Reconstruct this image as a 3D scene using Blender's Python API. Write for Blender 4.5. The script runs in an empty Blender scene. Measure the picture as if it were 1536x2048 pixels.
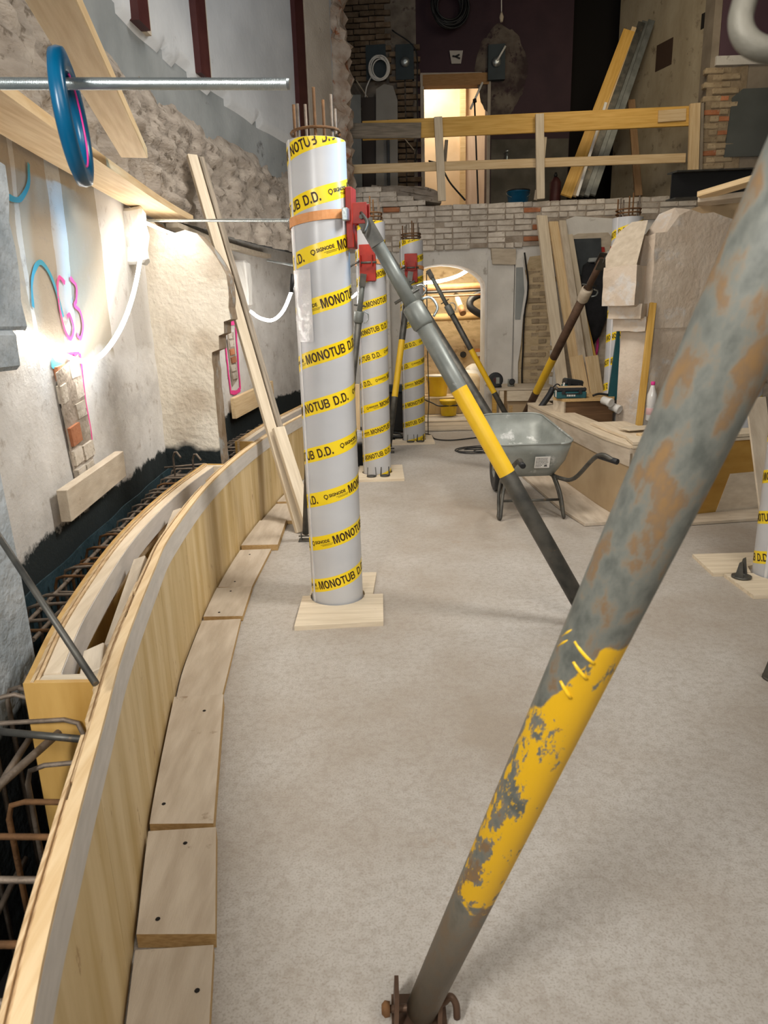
import bpy, bmesh, math, random
import numpy as np
from mathutils import Vector, Matrix, noise
random.seed(7)
V = Vector
S = bpy.context.scene
C = S.collection
# ------------------------------------------------------------------ camera
F, CX, CY, EYE = 1400.0, 768.0, 1024.0, 1.6          # focal length in pixels of the 1536x2048 frame
_t = (1024 - 640) / F
_d = np.array([152 / 5326 * F / _t, F / _t, F]); _d /= np.linalg.norm(_d)
_f = np.array([0, 0, 1.0]) - _d * _d[2]; _f /= np.linalg.norm(_f)
R = np.stack([np.cross(_d, _f), _f, -_d])
cam_d = bpy.data.cameras.new('camera'); cam = bpy.data.objects.new('camera', cam_d); C.objects.link(cam)
cam_d.sensor_fit = 'VERTICAL'; cam_d.sensor_height = 24; cam_d.lens = F * 24 / 2048; cam_d.clip_start = 0.02
cam_d.dof.use_dof = True; cam_d.dof.focus_distance = 5.0; cam_d.dof.aperture_fstop = 5.6
cam.matrix_world = Matrix(((R[0][0], -R[0][1], -R[0][2], 0), (R[1][0], -R[1][1], -R[1][2], 0), (R[2][0], -R[2][1], -R[2][2], EYE), (0, 0, 0, 1)))
S.camera = cam
# ------------------------------------------------------------------ world, lights, exposure
S.view_settings.view_transform = 'Standard'; S.view_settings.look = 'None'
S.view_settings.exposure = 0.2; S.view_settings.gamma = 1.0; S.view_settings.use_curve_mapping = False
w = bpy.data.worlds.new('world'); S.world = w; w.use_nodes = True
w.node_tree.nodes['Background'].inputs[0].default_value = (1.0, 0.93, 0.84, 1)
w.node_tree.nodes['Background'].inputs[1].default_value = 0.045
def lamp(name, kind, loc, target, power, col, size=1.0, size_y=None, spread=None, blend=None):
    d = bpy.data.lights.new(name, kind); o = bpy.data.objects.new(name, d); C.objects.link(o)
    d.energy = power; d.color = col
    if kind == 'AREA':
        d.size = size
        if size_y: d.shape = 'RECTANGLE'; d.size_y = size_y
        if spread: d.spread = math.radians(spread)
    elif kind == 'SPOT':
        d.spot_size = math.radians(spread); d.spot_blend = blend or .6; d.shadow_soft_size = size
    else: d.shadow_soft_size = size
    o.location = loc
    o.rotation_euler = (V(target) - V(loc)).to_track_quat('-Z', 'Y').to_euler()
    return o
lamp('site_light_near', 'AREA', (1.6, -1.3, 3.7), (-0.1, 2.8, 0.2), 46, (1.0, 0.93, 0.84), 2.6, 2.0, 130)
lamp('site_light_mid', 'AREA', (-0.2, 5.0, 5.0), (1.2, 7.0, 0.6), 58, (1.0, 0.91, 0.80), 1.4, 1.4, 120)
lamp('wall_fill_light', 'AREA', (2.2, 3.0, 4.4), (-1.5, 4.6, 1.0), 46, (1.0, 0.96, 0.90), 0.9, 0.9, 100)  # fill light added to brighten the left wall and the formwork face
lamp('site_light_left', 'AREA', (-1.15, -0.9, 2.7), (1.2, 4.4, 0.3), 62, (1.0, 0.97, 0.92), 0.3, 1.2, 150)
lamp('back_room_light', 'AREA', (1.3, 12.6, 2.35), (1.3, 13.4, 0.6), 42, (1.0, 0.84, 0.60), 1.0, 0.5)
lamp('door_room_light', 'AREA', (1.0, 13.75, 5.9), (1.2, 14.4, 4.3), 40, (1.0, 0.85, 0.62), 0.6, 0.4)
lamp('cool_light_right', 'SPOT', (4.6, 4.9, 3.7), (-0.2, 4.05, 2.25), 2100, (0.12, 0.55, 1.0), 0.3, None, 10, 1.0)
lamp('upper_level_light', 'AREA', (3.2, 8.6, 6.0), (3.4, 12.0, 4.0), 17, (1.0, 0.84, 0.60), 1.2, 1.2, 120)
lamp('upper_wall_light', 'AREA', (1.5, 4.5, 6.2), (-1.2, 7.5, 4.6), 20, (0.95, 0.97, 1.0), 1.2, 1.2, 110)
# ------------------------------------------------------------------ placing
def ray(x, y): return V(R @ np.array([(x - CX) / F, (y - CY) / F, 1.0]))
O_ = V((0, 0, EYE))
def P(x, y, Y): r = ray(x, y); return O_ + r * (Y / r.y)
def G(x, y, z=0.0): r = ray(x, y); return O_ + r * ((z - EYE) / r.z)
def BW(x, y, off=0.0, base=11.25):                       # point on a plane parallel to the back wall, off metres in front of it
    n = V((0.085, 1, 0)); r = ray(x, y); return O_ + r * ((base - off) / r.dot(n))
def bwy(x, off=0.0, base=11.25): return base - off - 0.085 * x
def hcol(b, y, x=700): r = ray(x, y); return EYE + r.z * math.hypot(b[0], b[1]) / math.hypot(r.x, r.y)
# ------------------------------------------------------------------ materials
def nodes(name):
    m = bpy.data.materials.new(name); m.use_nodes = True
    nt = m.node_tree; return m, nt, nt.nodes['Principled BSDF']
def N(nt, t, **k):
    n = nt.nodes.new(t)
    for a, v in k.items():
        if a.startswith('i_'): n.inputs[a[2:].replace('_', ' ')].default_value = v
        else: setattr(n, a, v)
    return n
def ramp(nt, stops, interp='LINEAR'):
    r = nt.nodes.new('ShaderNodeValToRGB'); e = r.color_ramp.elements; r.color_ramp.interpolation = interp
    while len(e) < len(stops): e.new(0.5)
    for i, (p, c) in enumerate(stops):
        e[i].position = p; e[i].color = (c, c, c, 1) if isinstance(c, (int, float)) else (*c, 1)
    return r
def mixc(nt, fac, a, b):
    m = nt.nodes.new('ShaderNodeMix'); m.data_type = 'RGBA'
    for i, s in ((0, fac), (6, a), (7, b)):
        if isinstance(s, (tuple, float, int)): m.inputs[i].default_value = (*s, 1) if isinstance(s, tuple) else s
        else: nt.links.new(s, m.inputs[i])
    return m.outputs[2]
def M(name, c1, c2=None, sc=4, st=(1, 1, 1), rough=.7, metal=0, bump=0, bsc=60, c3=None, t3=.62, s3=9, st3=None, var=0, spec=.4, lo=.35, hi=.65):
    m, nt, b = nodes(name); L = nt.links
    b.inputs['Roughness'].default_value = rough; b.inputs['Metallic'].default_value = metal
    b.inputs['Specular IOR Level'].default_value = spec
    tc = N(nt, 'ShaderNodeTexCoord'); mp = N(nt, 'ShaderNodeMapping'); mp.inputs[3].default_value = st
    oi = N(nt, 'ShaderNodeObjectInfo'); ad = N(nt, 'ShaderNodeVectorMath', operation='ADD')
    sc_ = N(nt, 'ShaderNodeMath', operation='MULTIPLY'); sc_.inputs[1].default_value = 37.0
    L.new(oi.outputs['Random'], sc_.inputs[0])
    L.new(tc.outputs['Object'], mp.inputs[0]); L.new(mp.outputs[0], ad.inputs[0]); L.new(sc_.outputs[0], ad.inputs[1])
    col = None
    if c2:
        n = N(nt, 'ShaderNodeTexNoise', i_Scale=sc, i_Detail=6.0); L.new(ad.outputs[0], n.inputs['Vector'])
        r = ramp(nt, [(lo, c1), (hi, c2)]); L.new(n.outputs[0], r.inputs[0]); col = r.outputs[0]
    if c3:
        n3 = N(nt, 'ShaderNodeTexNoise', i_Scale=s3, i_Detail=8.0, i_Roughness=.65)
        if st3:
            m3 = N(nt, 'ShaderNodeMapping'); m3.inputs[3].default_value = st3; L.new(tc.outputs['Object'], m3.inputs[0]); L.new(m3.outputs[0], n3.inputs['Vector'])
        else: L.new(tc.outputs['Object'], n3.inputs['Vector'])
        r3 = ramp(nt, [(t3 - .04, 0.0), (t3 + .04, 1.0)]); L.new(n3.outputs[0], r3.inputs[0])
        col = mixc(nt, r3.outputs[0], col if col is not None else c1, c3)
    if var:
        hs = N(nt, 'ShaderNodeHueSaturation'); mr = N(nt, 'ShaderNodeMapRange'); L.new(oi.outputs['Random'], mr.inputs[0])
        mr.inputs[3].default_value = 1 - var; mr.inputs[4].default_value = 1 + var; L.new(mr.outputs[0], hs.inputs['Value'])
        if col is None: hs.inputs['Color'].default_value = (*c1, 1)
        else: L.new(col, hs.inputs['Color'])
        col = hs.outputs[0]
    if col is None: b.inputs['Base Color'].default_value = (*c1, 1)
    else: L.new(col, b.inputs['Base Color'])
    if bump:
        nb = N(nt, 'ShaderNodeTexNoise', i_Scale=bsc, i_Detail=5.0); L.new(ad.outputs[0], nb.inputs['Vector'])
        bp = N(nt, 'ShaderNodeBump', i_Strength=bump, i_Distance=.01); L.new(nb.outputs[0], bp.inputs['Height']); L.new(bp.outputs[0], b.inputs['Normal'])
    return m
def EM(name, col, strength):
    m, nt, b = nodes(name); b.inputs['Base Color'].default_value = (*col, 1)
    b.inputs['Emission Color'].default_value = (*col, 1); b.inputs['Emission Strength'].default_value = strength; return m
GR = (1, 14, 14)
m_pine = M('pine', (.66, .47, .25), (.78, .60, .36), 3, GR, .65, bump=.15, bsc=20, c3=(.36, .20, .08), t3=.74, s3=7, var=.12)
m_pale = M('pale_pine', (.62, .52, .38), (.74, .64, .49), 3, GR, .7, bump=.15, bsc=20, c3=(.30, .20, .11), t3=.74, s3=8, var=.12)
m_ochre = M('ochre_formwork_timber', (.58, .33, .06), (.70, .43, .11), 3, GR, .55, bump=.1, bsc=20, c3=(.28, .14, .03), t3=.74, s3=6, var=.08)
m_grey_wood = M('weathered_timber', (.20, .17, .13), (.33, .28, .22), 4, GR, .8, bump=.25, bsc=20, var=.15)
m_dusty = M('dusty_timber', (.50, .42, .32), (.61, .53, .42), 3, (2, 7, 7), .8, bump=.15, bsc=25, c3=(.27, .20, .14), t3=.72, s3=11, var=.08)
m_edge = M('sawn_edge', (.42, .27, .11), (.55, .37, .17), 8, (6, 6, 20), .8, bump=.2, bsc=60)
m_ply = M('plywood', (.53, .375, .155), (.71, .555, .315), 2.4, (4, 4, .5), .55, bump=.1, bsc=30, c3=(.31, .17, .06), t3=.675, s3=15, st3=(1, 1, .5), var=.10)
GY = (14, 1, 14)
m_pineY = M('pine_lengthwise', (.64, .45, .24), (.77, .59, .36), 3, GY, .65, bump=.15, bsc=20, c3=(.38, .22, .10), t3=.74, s3=7, var=.08)
m_paleY = M('pale_pine_lengthwise', (.60, .49, .35), (.72, .61, .46), 3, GY, .7, bump=.15, bsc=20, c3=(.32, .22, .12), t3=.73, s3=9, var=.08)
m_dustyY = M('dusty_plank', (.47, .39, .30), (.59, .51, .41), 2.5, (9, 1.6, 9), .8, bump=.12, bsc=25, c3=(.30, .22, .15), t3=.69, s3=7, var=.10)
m_plyin = M('orange_plywood', (.44, .25, .06), (.58, .36, .11), 2.5, (4, 4, .8), .5, bump=.1, bsc=30, c3=(.26, .12, .03), t3=.73, s3=8, st3=(1, 1, .6), var=.05)
m_lam = M('laminated_edge', (.47, .31, .16), (.72, .55, .34), 5, (26, 1.5, 26), .7, bump=.2, bsc=30, var=.12)
m_rail = M('pale_rail', (.58, .545, .50), (.66, .62, .575), 3, (12, 1.5, 12), .75, bump=.1, bsc=30, var=.05)
m_mdf = M('fibreboard', (.40, .29, .17), (.48, .36, .22), 3, (1, 1, 1), .8, var=.06)
m_white_p = M('white_plaster', (.62, .60, .56), (.74, .72, .68), 2.5, (1, 1, 1), .85, bump=.5, bsc=30, c3=(.42, .39, .35), t3=.66, s3=6)
m_cream_p = M('cream_plaster', (.58, .51, .42), (.70, .63, .53), 2.5, (1, 1, 1), .85, bump=.7, bsc=38, c3=(.40, .33, .26), t3=.68, s3=5)
m_rough = M('broken_masonry', (.27, .23, .19), (.43, .375, .315), 5, (1, 1, 2), .95, bump=1.0, bsc=30, c3=(.16, .13, .10), t3=.60, s3=10)
m_greyband = M('grey_cement', (.24, .26, .26), (.33, .35, .35), 2, (1, 1, 1), .8, bump=.4, bsc=25, c3=(.10, .10, .10), t3=.68, s3=3)
m_blueplaster = M('blue_grey_plaster', (.25, .30, .34), (.36, .41, .45), 3, (1, 1, 1), .85, bump=.8, bsc=25, c3=(.12, .14, .16), t3=.68, s3=5)
m_brick_w = M('whitewashed_brick', (.52, .465, .40), (.70, .645, .575), 7, (1, 1, 1), .9, bump=.8, bsc=40, c3=(.35, .28, .22), t3=.64, s3=14, var=.16)
m_brick_r = M('red_brick', (.40, .15, .07), (.52, .22, .11), 7, (1, 1, 1), .9, bump=.7, bsc=40, c3=(.46, .38, .32), t3=.66, s3=14, var=.2)
m_brick_b = M('brown_brick', (.34, .26, .165), (.48, .38, .25), 7, (1, 1, 1), .9, bump=.8, bsc=40, c3=(.22, .15, .09), t3=.64, s3=14, var=.2)
m_mortar = M('mortar', (.28, .23, .18), (.42, .36, .30), 8, (1, 1, 1), .95, bump=1, bsc=40)
m_purple = M('aubergine_paint', (.030, .012, .020), (.042, .018, .027), 3, rough=.7, bump=.1)
m_redpost = M('oxblood_steel', (.055, .012, .012), (.075, .02, .018), 6, rough=.55, bump=.1)
m_dark = M('dark_void', (.012, .010, .009), rough=.9)
m_black = M('black_plastic', (.015, .016, .018), rough=.45)
m_slate = M('dark_slate', (.022, .035, .042), (.03, .045, .055), 6, rough=.6)
m_rebar = M('rebar', (.17, .135, .105), (.27, .22, .175), 20, rough=.65, metal=.6, bump=.3, bsc=90)
m_rust = M('rusty_rebar', (.12, .06, .025), (.20, .10, .04), 20, rough=.8, metal=.3, bump=.3, bsc=90)
m_zinc = M('zinc_steel', (.40, .46, .48), (.55, .60, .61), 10, rough=.35, metal=.85, bump=.1, bsc=90)
m_galv = M('galvanised_sheet', (.25, .27, .25), (.35, .37, .35), 6, rough=.55, metal=.35, c3=(.60, .61, .60), t3=.63, s3=5, bump=.05)
m_darksteel = M('dark_steel', (.07, .07, .065), (.13, .125, .11), 12, rough=.5, metal=.6, c3=(.20, .15, .10), t3=.66, s3=14)
m_brownsteel = M('brown_steel', (.09, .05, .032), (.14, .085, .055), 12, rough=.55, metal=.4, c3=(.22, .15, .09), t3=.68, s3=14)
m_greypaint = M('grey_paint_steel', (.15, .165, .155), (.22, .235, .22), 9, rough=.45, metal=.3, c3=(.33, .33, .31), t3=.70, s3=16)
m_yellow = M('yellow_paint', (.78, .47, .015), (.85, .54, .03), 6, rough=.4, c3=(.30, .20, .05), t3=.75, s3=24)
m_red = M('red_steel', (.28, .016, .010), (.40, .03, .016), 12, rough=.45, c3=(.12, .03, .02), t3=.68, s3=12)
m_strap = M('orange_strap', (.62, .27, .10), (.70, .33, .14), 30, (1, 1, 1), .8)
m_tube = M('column_form_foil', (.47, .48, .505), (.53, .54, .56), 1.3, (1, 1, 3), .33, spec=.5)
m_tape = M('yellow_tape', (.86, .62, .01), (.90, .67, .03), 4, rough=.3)
m_ink = M('dark_ink', (.035, .012, .008), rough=.5)
m_plastic = M('clear_wrap', (.62, .62, .64), (.72, .72, .73), 9, rough=.18, bump=.6, bsc=18, spec=.8)
m_film = M('dimple_film', (.018, .04, .05), (.03, .06, .075), 9, rough=.45, bump=.5, bsc=60)
m_blue = M('blue_plastic', (.0, .075, .17), (.003, .10, .215), 7, rough=.28, c3=(.25, .38, .48), t3=.78, s3=20)
m_pink = M('pink_spray', (.85, .06, .30), rough=.6)
m_cyan = M('cyan_spray', (.03, .36, .52), rough=.6)
m_led = EM('led_hose', (1.0, .96, .90), 27)
m_whitep = M('white_plastic', (.72, .71, .68), rough=.45)
m_teal = M('teal_plastic', (.01, .07, .085), (.015, .09, .105), 5, rough=.5)
m_membrane = M('vapour_barrier', (.70, .52, .34), (.78, .60, .42), 3, (1, 1, 1), .6, bump=.5, bsc=4)
m_pipe_br = M('brown_pipe', (.23, .11, .045), (.32, .17, .08), 6, rough=.6)
m_pipe_tan = M('lagged_pipe', (.42, .27, .11), (.52, .36, .17), 6, rough=.7)
m_buck = M('yellow_bucket', (.80, .56, .02), (.72, .46, .02), 6, rough=.45, c3=(.4, .3, .1), t3=.68)
m_green = M('green_plastic', (.02, .20, .09), rough=.5)
m_cloth = M('black_cloth', (.012, .013, .015), (.022, .022, .026), 8, rough=.95, bump=.3)
m_sack = M('dusty_sack', (.55, .45, .30), (.66, .56, .40), 5, rough=.9, bump=.5, bsc=14)
m_tanwall = M('tan_masonry', (.48, .37, .22), (.62, .49, .31), 5, (1, 1, 3), .95, bump=.8, bsc=24, c3=(.36, .26, .15), t3=.62, s3=8)
m_magenta = M('magenta_plastic', (.75, .04, .30), rough=.4)
m_copper = M('copper_wire', (.35, .17, .08), rough=.4, metal=.8)
# ------------------------------------------------------------------ geometry helpers
def obj(name, data, mat=None, parent=None, mw=None, smooth=False):
    """links bmesh or mesh as one object; coordinates are world unless mw is given; re-centres the origin"""
    if isinstance(data, bmesh.types.BMesh):
        me = bpy.data.meshes.new(name); bmesh.ops.recalc_face_normals(data, faces=data.faces[:]); data.to_mesh(me); data.free()
    else: me = data
    mats = mat if isinstance(mat, (list, tuple)) else [mat]
    if not me.materials:
        for mm in mats:
            if mm: me.materials.append(mm)
    if smooth:
        me.polygons.foreach_set('use_smooth', [True] * len(me.polygons))
        if smooth == 'auto': 
            try: me.set_sharp_from_angle(angle=math.radians(40))
            except Exception: pass
    o = bpy.data.objects.new(name, me); C.objects.link(o)
    if mw is None:
        n = len(me.vertices); co = np.empty(n * 3); me.vertices.foreach_get('co', co); co = co.reshape(-1, 3)
        c = V(((co[:, 0].min() + co[:, 0].max()) / 2, (co[:, 1].min() + co[:, 1].max()) / 2, co[:, 2].min()))
        me.transform(Matrix.Translation(-c)); mw = Matrix.Translation(c)
    place(o, mw, parent); return o
WM = {}
def place(o, mw, parent=None):
    WM[o] = mw
    if parent is not None:
        o.parent = parent; o.matrix_basis = WM[parent].inverted() @ mw
    else: o.matrix_basis = mw
def tag(o, label=None, cat=None, group=None, kind=None):
    if label: o['label'] = label
    if cat: o['category'] = cat
    if group: o['group'] = group
    if kind: o['kind'] = kind
    return o
def thing(name, loc, label, cat, group=None, rz=0):
    o = bpy.data.objects.new(name, None); C.objects.link(o); o.empty_display_size = .1
    place(o, Matrix.Translation(V(loc)) @ Matrix.Rotation(rz, 4, 'Z')); return tag(o, label, cat, group)
def struct(name, data, mat, parent=None, smooth=False):
    o = obj(name, data, mat, parent, smooth=smooth)
    o['kind'] = 'structure'; return o
def bmbox(sx, sy, sz, bev=.0, c=(0, 0, 0), bm=None, rot=None):
    bm = bm or bmesh.new()
    r = bmesh.ops.create_cube(bm, size=1); vs = r['verts']
    bmesh.ops.scale(bm, vec=(sx, sy, sz), verts=vs)
    if bev:
        es = list({e for v in vs for e in v.link_edges})
        rb = bmesh.ops.bevel(bm, geom=es, offset=bev, segments=1, affect='EDGES', clamp_overlap=True)
        vs = list({v for v in rb['verts']} | {v for f in rb['faces'] for v in f.verts} | {v for v in vs if v.is_valid})
        vs = [v for v in vs if v.is_valid]
    mt = Matrix.Translation(V(c)) @ (rot or Matrix())
    bmesh.ops.transform(bm, matrix=mt, verts=vs)
    return bm
def wbox(x0, x1, y0, y1, z0, z1, bev=0, bm=None): return bmbox(x1 - x0, y1 - y0, z1 - z0, bev, ((x0 + x1) / 2, (y0 + y1) / 2, (z0 + z1) / 2), bm)
def frame(p0, p1, side):
    x = (V(p1) - V(p0)); L = x.length; x.normalize(); y = V(side); y = (y - x * y.dot(x)).normalized(); z = x.cross(y)
    m = Matrix((x, y, z)).transposed().to_4x4(); m.translation = V(p0); return m, L
def board(name, p0, p1, wd, th, mat, side=(1, 0, 0), parent=None, bev=.003, jag=0):
    """straight timber from p0 to p1; wd along `side`, th across; local X is the grain"""
    m, L = frame(p0, p1, side); bm = bmbox(L, wd, th, bev, (L / 2, 0, 0))
    if jag:
        bmesh.ops.subdivide_edges(bm, edges=[e for e in bm.edges if e.calc_length() > L * .8], cuts=max(2, int(L / .3)))
        for v in bm.verts: v.co.y += jag * noise.noise(v.co * 3 + V((L * 7, 0, 0))); v.co.z += jag * noise.noise(v.co * 2.3 + V((0, L * 5, 3)))
    return obj(name, bm, mat, parent, mw=m)
def poly_prism(pts, d, bm=None):
    """closed polygon of world points extruded by vector d"""
    bm = bm or bmesh.new(); a = [bm.verts.new(p) for p in pts]; b = [bm.verts.new(V(p) + V(d)) for p in pts]; n = len(a)
    bm.faces.new(a); bm.faces.new(b[::-1])
    for i in range(n): bm.faces.new((a[i], b[i], b[(i + 1) % n], a[(i + 1) % n]))
    return bm
def catmull(pts, k=8):
    pts = [V(p) for p in pts]; out = []
    q = [pts[0] * 2 - pts[1]] + pts + [pts[-1] * 2 - pts[-2]]
    for i in range(1, len(q) - 2):
        for j in range(k):
            t = j / k; a, b, c, d = q[i - 1], q[i], q[i + 1], q[i + 2]
            out.append(.5 * ((2 * b) + (c - a) * t + (2 * a - 5 * b + 4 * c - d) * t * t + (3 * b - a - 3 * c + d) * t ** 3))
    out.append(pts[-1]); return out
def bmtube(pts, r, n=10, bm=None, mats=None):
    bm = bm or bmesh.new(); pts = [V(p) for p in pts]; rr = r if isinstance(r, (list, tuple)) else [r] * len(pts)
    rings = []; up = None
    for i, p in enumerate(pts):
        t = (pts[min(i + 1, len(pts) - 1)] - pts[max(i - 1, 0)]).normalized()
        if up is None: up = t.orthogonal().normalized()
        up = (up - t * up.dot(t)).normalized(); s = t.cross(up)
        rings.append([bm.verts.new(p + (up * math.cos(a) + s * math.sin(a)) * rr[i]) for a in [2 * math.pi * k / n for k in range(n)]])
    for i in range(len(rings) - 1):
        for k in range(n):
            f = bm.faces.new((rings[i][k], rings[i][(k + 1) % n], rings[i + 1][(k + 1) % n], rings[i + 1][k])); f.smooth = True
            if mats: f.material_index = mats[i]
    bm.faces.new(rings[0][::-1]); bm.faces.new(rings[-1]); return bm
def tube(name, pts, r, mat, parent=None, n=10, mats=None):
    return obj(name, bmtube(pts, r, n, None, mats), mat, parent)
def bmlathe(prof, loc, n=24, bm=None, axis=None):
    bm = bm or bmesh.new(); rings = []
    m = Matrix.Translation(V(loc)) @ (V((0, 0, 1)).rotation_difference(V(axis)).to_matrix().to_4x4() if axis else Matrix())
    for r, z in prof: rings.append([bm.verts.new(m @ V((r * math.cos(2 * math.pi * k / n), r * math.sin(2 * math.pi * k / n), z))) for k in range(n)])
    for i in range(len(rings) - 1):
        for k in range(n):
            f = bm.faces.new((rings[i][k], rings[i][(k + 1) % n], rings[i + 1][(k + 1) % n], rings[i + 1][k])); f.smooth = True
    bm.faces.new(rings[0][::-1]); bm.faces.new(rings[-1]); return bm
def strip(pts, d1, d2, bm=None, mi=0):
    """closed sweep of a rectangle given by per-point lists: inner/outer offsets d1,d2 = (bottom z, top z)"""
    pass
def sweep_rect(path, o0, o1, z0, z1, bm=None):
    """path: list of (point, normal); rectangle between offsets o0..o1 along the normal and heights z0..z1"""
    bm = bm or bmesh.new(); R_ = []
    for p, n in path: R_.append([bm.verts.new((p.x + n.x * o, p.y + n.y * o, z)) for o, z in ((o0, z0), (o1, z0), (o1, z1), (o0, z1))])
    for a, b in zip(R_, R_[1:]):
        for k in range(4): bm.faces.new((a[k], b[k], b[(k + 1) % 4], a[(k + 1) % 4]))
    bm.faces.new(R_[0][::-1]); bm.faces.new(R_[-1]); return bm
def curve_path(pts, step=.08):
    c = catmull([V((x, y, 0)) for x, y in pts], 12); s = [0]
    for a, b in zip(c, c[1:]): s.append(s[-1] + (b - a).length)
    n = int(s[-1] / step) + 1; out = []; j = 0
    for i in range(n + 1):
        t = s[-1] * i / n
        while j < len(c) - 2 and s[j + 1] < t: j += 1
        u = (t - s[j]) / max(1e-9, s[j + 1] - s[j]); p = c[j].lerp(c[j + 1], min(1, u)); d = (c[j + 1] - c[j]).normalized()
        out.append((p, V((d.y, -d.x, 0))))                  # normal to the right of travel (towards the room)
    return out
def sub(path, y0, y1): return [q for q in path if y0 <= q[0].y <= y1]
def at_y(path, y):
    for a, b in zip(path, path[1:]):
        if a[0].y <= y <= b[0].y:
            u = (y - a[0].y) / max(1e-9, b[0].y - a[0].y); return a[0].lerp(b[0], u), a[1].lerp(b[1], u).normalized()
    return path[0] if y < path[0][0].y else path[-1]
def wallgrid(path, z0, z1, dz, fn):
    """displaced sheet along path; fn(point, z) -> offset towards the room"""
    bm = bmesh.new(); uv = bm.loops.layers.uv.new('UVMap'); nz = max(1, int(round((z1 - z0) / dz))); cols = []; info = {}
    for p, n in path:
        c = []
        for j in range(nz + 1):
            z = z0 + (z1 - z0) * j / nz; o = fn(p, z); v = bm.verts.new((p.x + n.x * o, p.y + n.y * o, z)); info[v] = (p.y, z); c.append(v)
        cols.append(c)
    for a, b in zip(cols, cols[1:]):
        for j in range(nz):
            f = bm.faces.new((a[j], b[j], b[j + 1], a[j + 1])); f.smooth = True
            for l in f.loops: l[uv].uv = info[l.vert]
    return bm
# ================================================================== SETTING
FORM = curve_path([(-.14, -.4), (-.38, .35), (-.53, .8), (-.62, 1.15), (-.71, 1.54), (-.81, 1.98), (-.93, 2.66), (-1.0, 3.15), (-1.06, 4.1), (-1.05, 5.1), (-.97, 6.2), (-.84, 7.2), (-.66, 8.2), (-.45, 9.0)], .06)
WALL = curve_path([(-1.30, -.5), (-1.42, 1.2), (-1.53, 2.7), (-1.62, 3.9), (-1.70, 5.45), (-1.66, 7.0), (-1.5, 8.4), (-1.2, 9.8), (-.75, 11.3)], .05)
UPW = curve_path([(-1.36, -.5), (-1.5, 1.5), (-1.62, 3.0), (-1.72, 4.5), (-1.74, 5.5), (-1.57, 7.0), (-1.30, 8.2), (-1.0, 9.3), (-.57, 10.6)], .05)
def mat_floor():
    m, nt, b = nodes('dusty_concrete'); L = nt.links; b.inputs['Roughness'].default_value = .62; b.inputs['Specular IOR Level'].default_value = .3
    tc = N(nt, 'ShaderNodeTexCoord'); o = tc.outputs['Object']
    n1 = N(nt, 'ShaderNodeTexNoise', i_Scale=.55, i_Detail=7.0, i_Roughness=.62); L.new(o, n1.inputs['Vector'])
    r1 = ramp(nt, [(.36, (.37, .32, .265)), (.50, (.475, .445, .405)), (.64, (.56, .54, .51))]); L.new(n1.outputs[0], r1.inputs[0])
    n2 = N(nt, 'ShaderNodeTexNoise', i_Scale=150.0, i_Detail=3.0); L.new(o, n2.inputs['Vector'])
    r2 = ramp(nt, [(.36, .50), (.50, 1.0)]); L.new(n2.outputs[0], r2.inputs[0])
    n4 = N(nt, 'ShaderNodeTexNoise', i_Scale=34.0, i_Detail=6.0, i_Roughness=.7); L.new(o, n4.inputs['Vector'])
    r4 = ramp(nt, [(.36, .55), (.55, 1.0)]); L.new(n4.outputs[0], r4.inputs[0])
    mm = N(nt, 'ShaderNodeMath', operation='MULTIPLY'); L.new(r2.outputs[0], mm.inputs[0]); L.new(r4.outputs[0], mm.inputs[1])
    c = mixc(nt, mm.outputs[0], (.30, .255, .21), r1.outputs[0])
    n3 = N(nt, 'ShaderNodeTexNoise', i_Scale=3.2, i_Detail=8.0, i_Roughness=.7); L.new(o, n3.inputs['Vector'])
    r3 = ramp(nt, [(.66, 0.0), (.76, .55)]); L.new(n3.outputs[0], r3.inputs[0])
    c = mixc(nt, r3.outputs[0], c, (.34, .25, .17)); L.new(c, b.inputs['Base Color'])
    bp = N(nt, 'ShaderNodeBump', i_Strength=.35, i_Distance=.006); L.new(n4.outputs[0], bp.inputs['Height']); L.new(bp.outputs[0], b.inputs['Normal']); return m
bm = bmesh.new()
fl = [(p.x, p.y, 0) for p, n in FORM if p.y > -.4] + [(-.2, 11.6, 0), (1.0, 15.0, 0), (7.5, 15.0, 0), (7.5, -1.5, 0), (-.1, -1.5, 0)]
struct('floor', poly_prism(fl, (0, 0, -.2)), mat_floor())
struct('floor_trench', wbox(-2.6, .3, -1.5, 11.6, -.5, -.35), m_dark)
struct('ceiling', wbox(-3, 8, -2, 15.5, 7.3, 7.4), m_dark)
struct('wall_behind', wbox(-3, 8, -2.1, -2.0, -.5, 7.3), m_white_p)
struct('wall_right', wbox(7.5, 7.6, -2, 15.5, -.5, 7.3), m_white_p)
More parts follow.
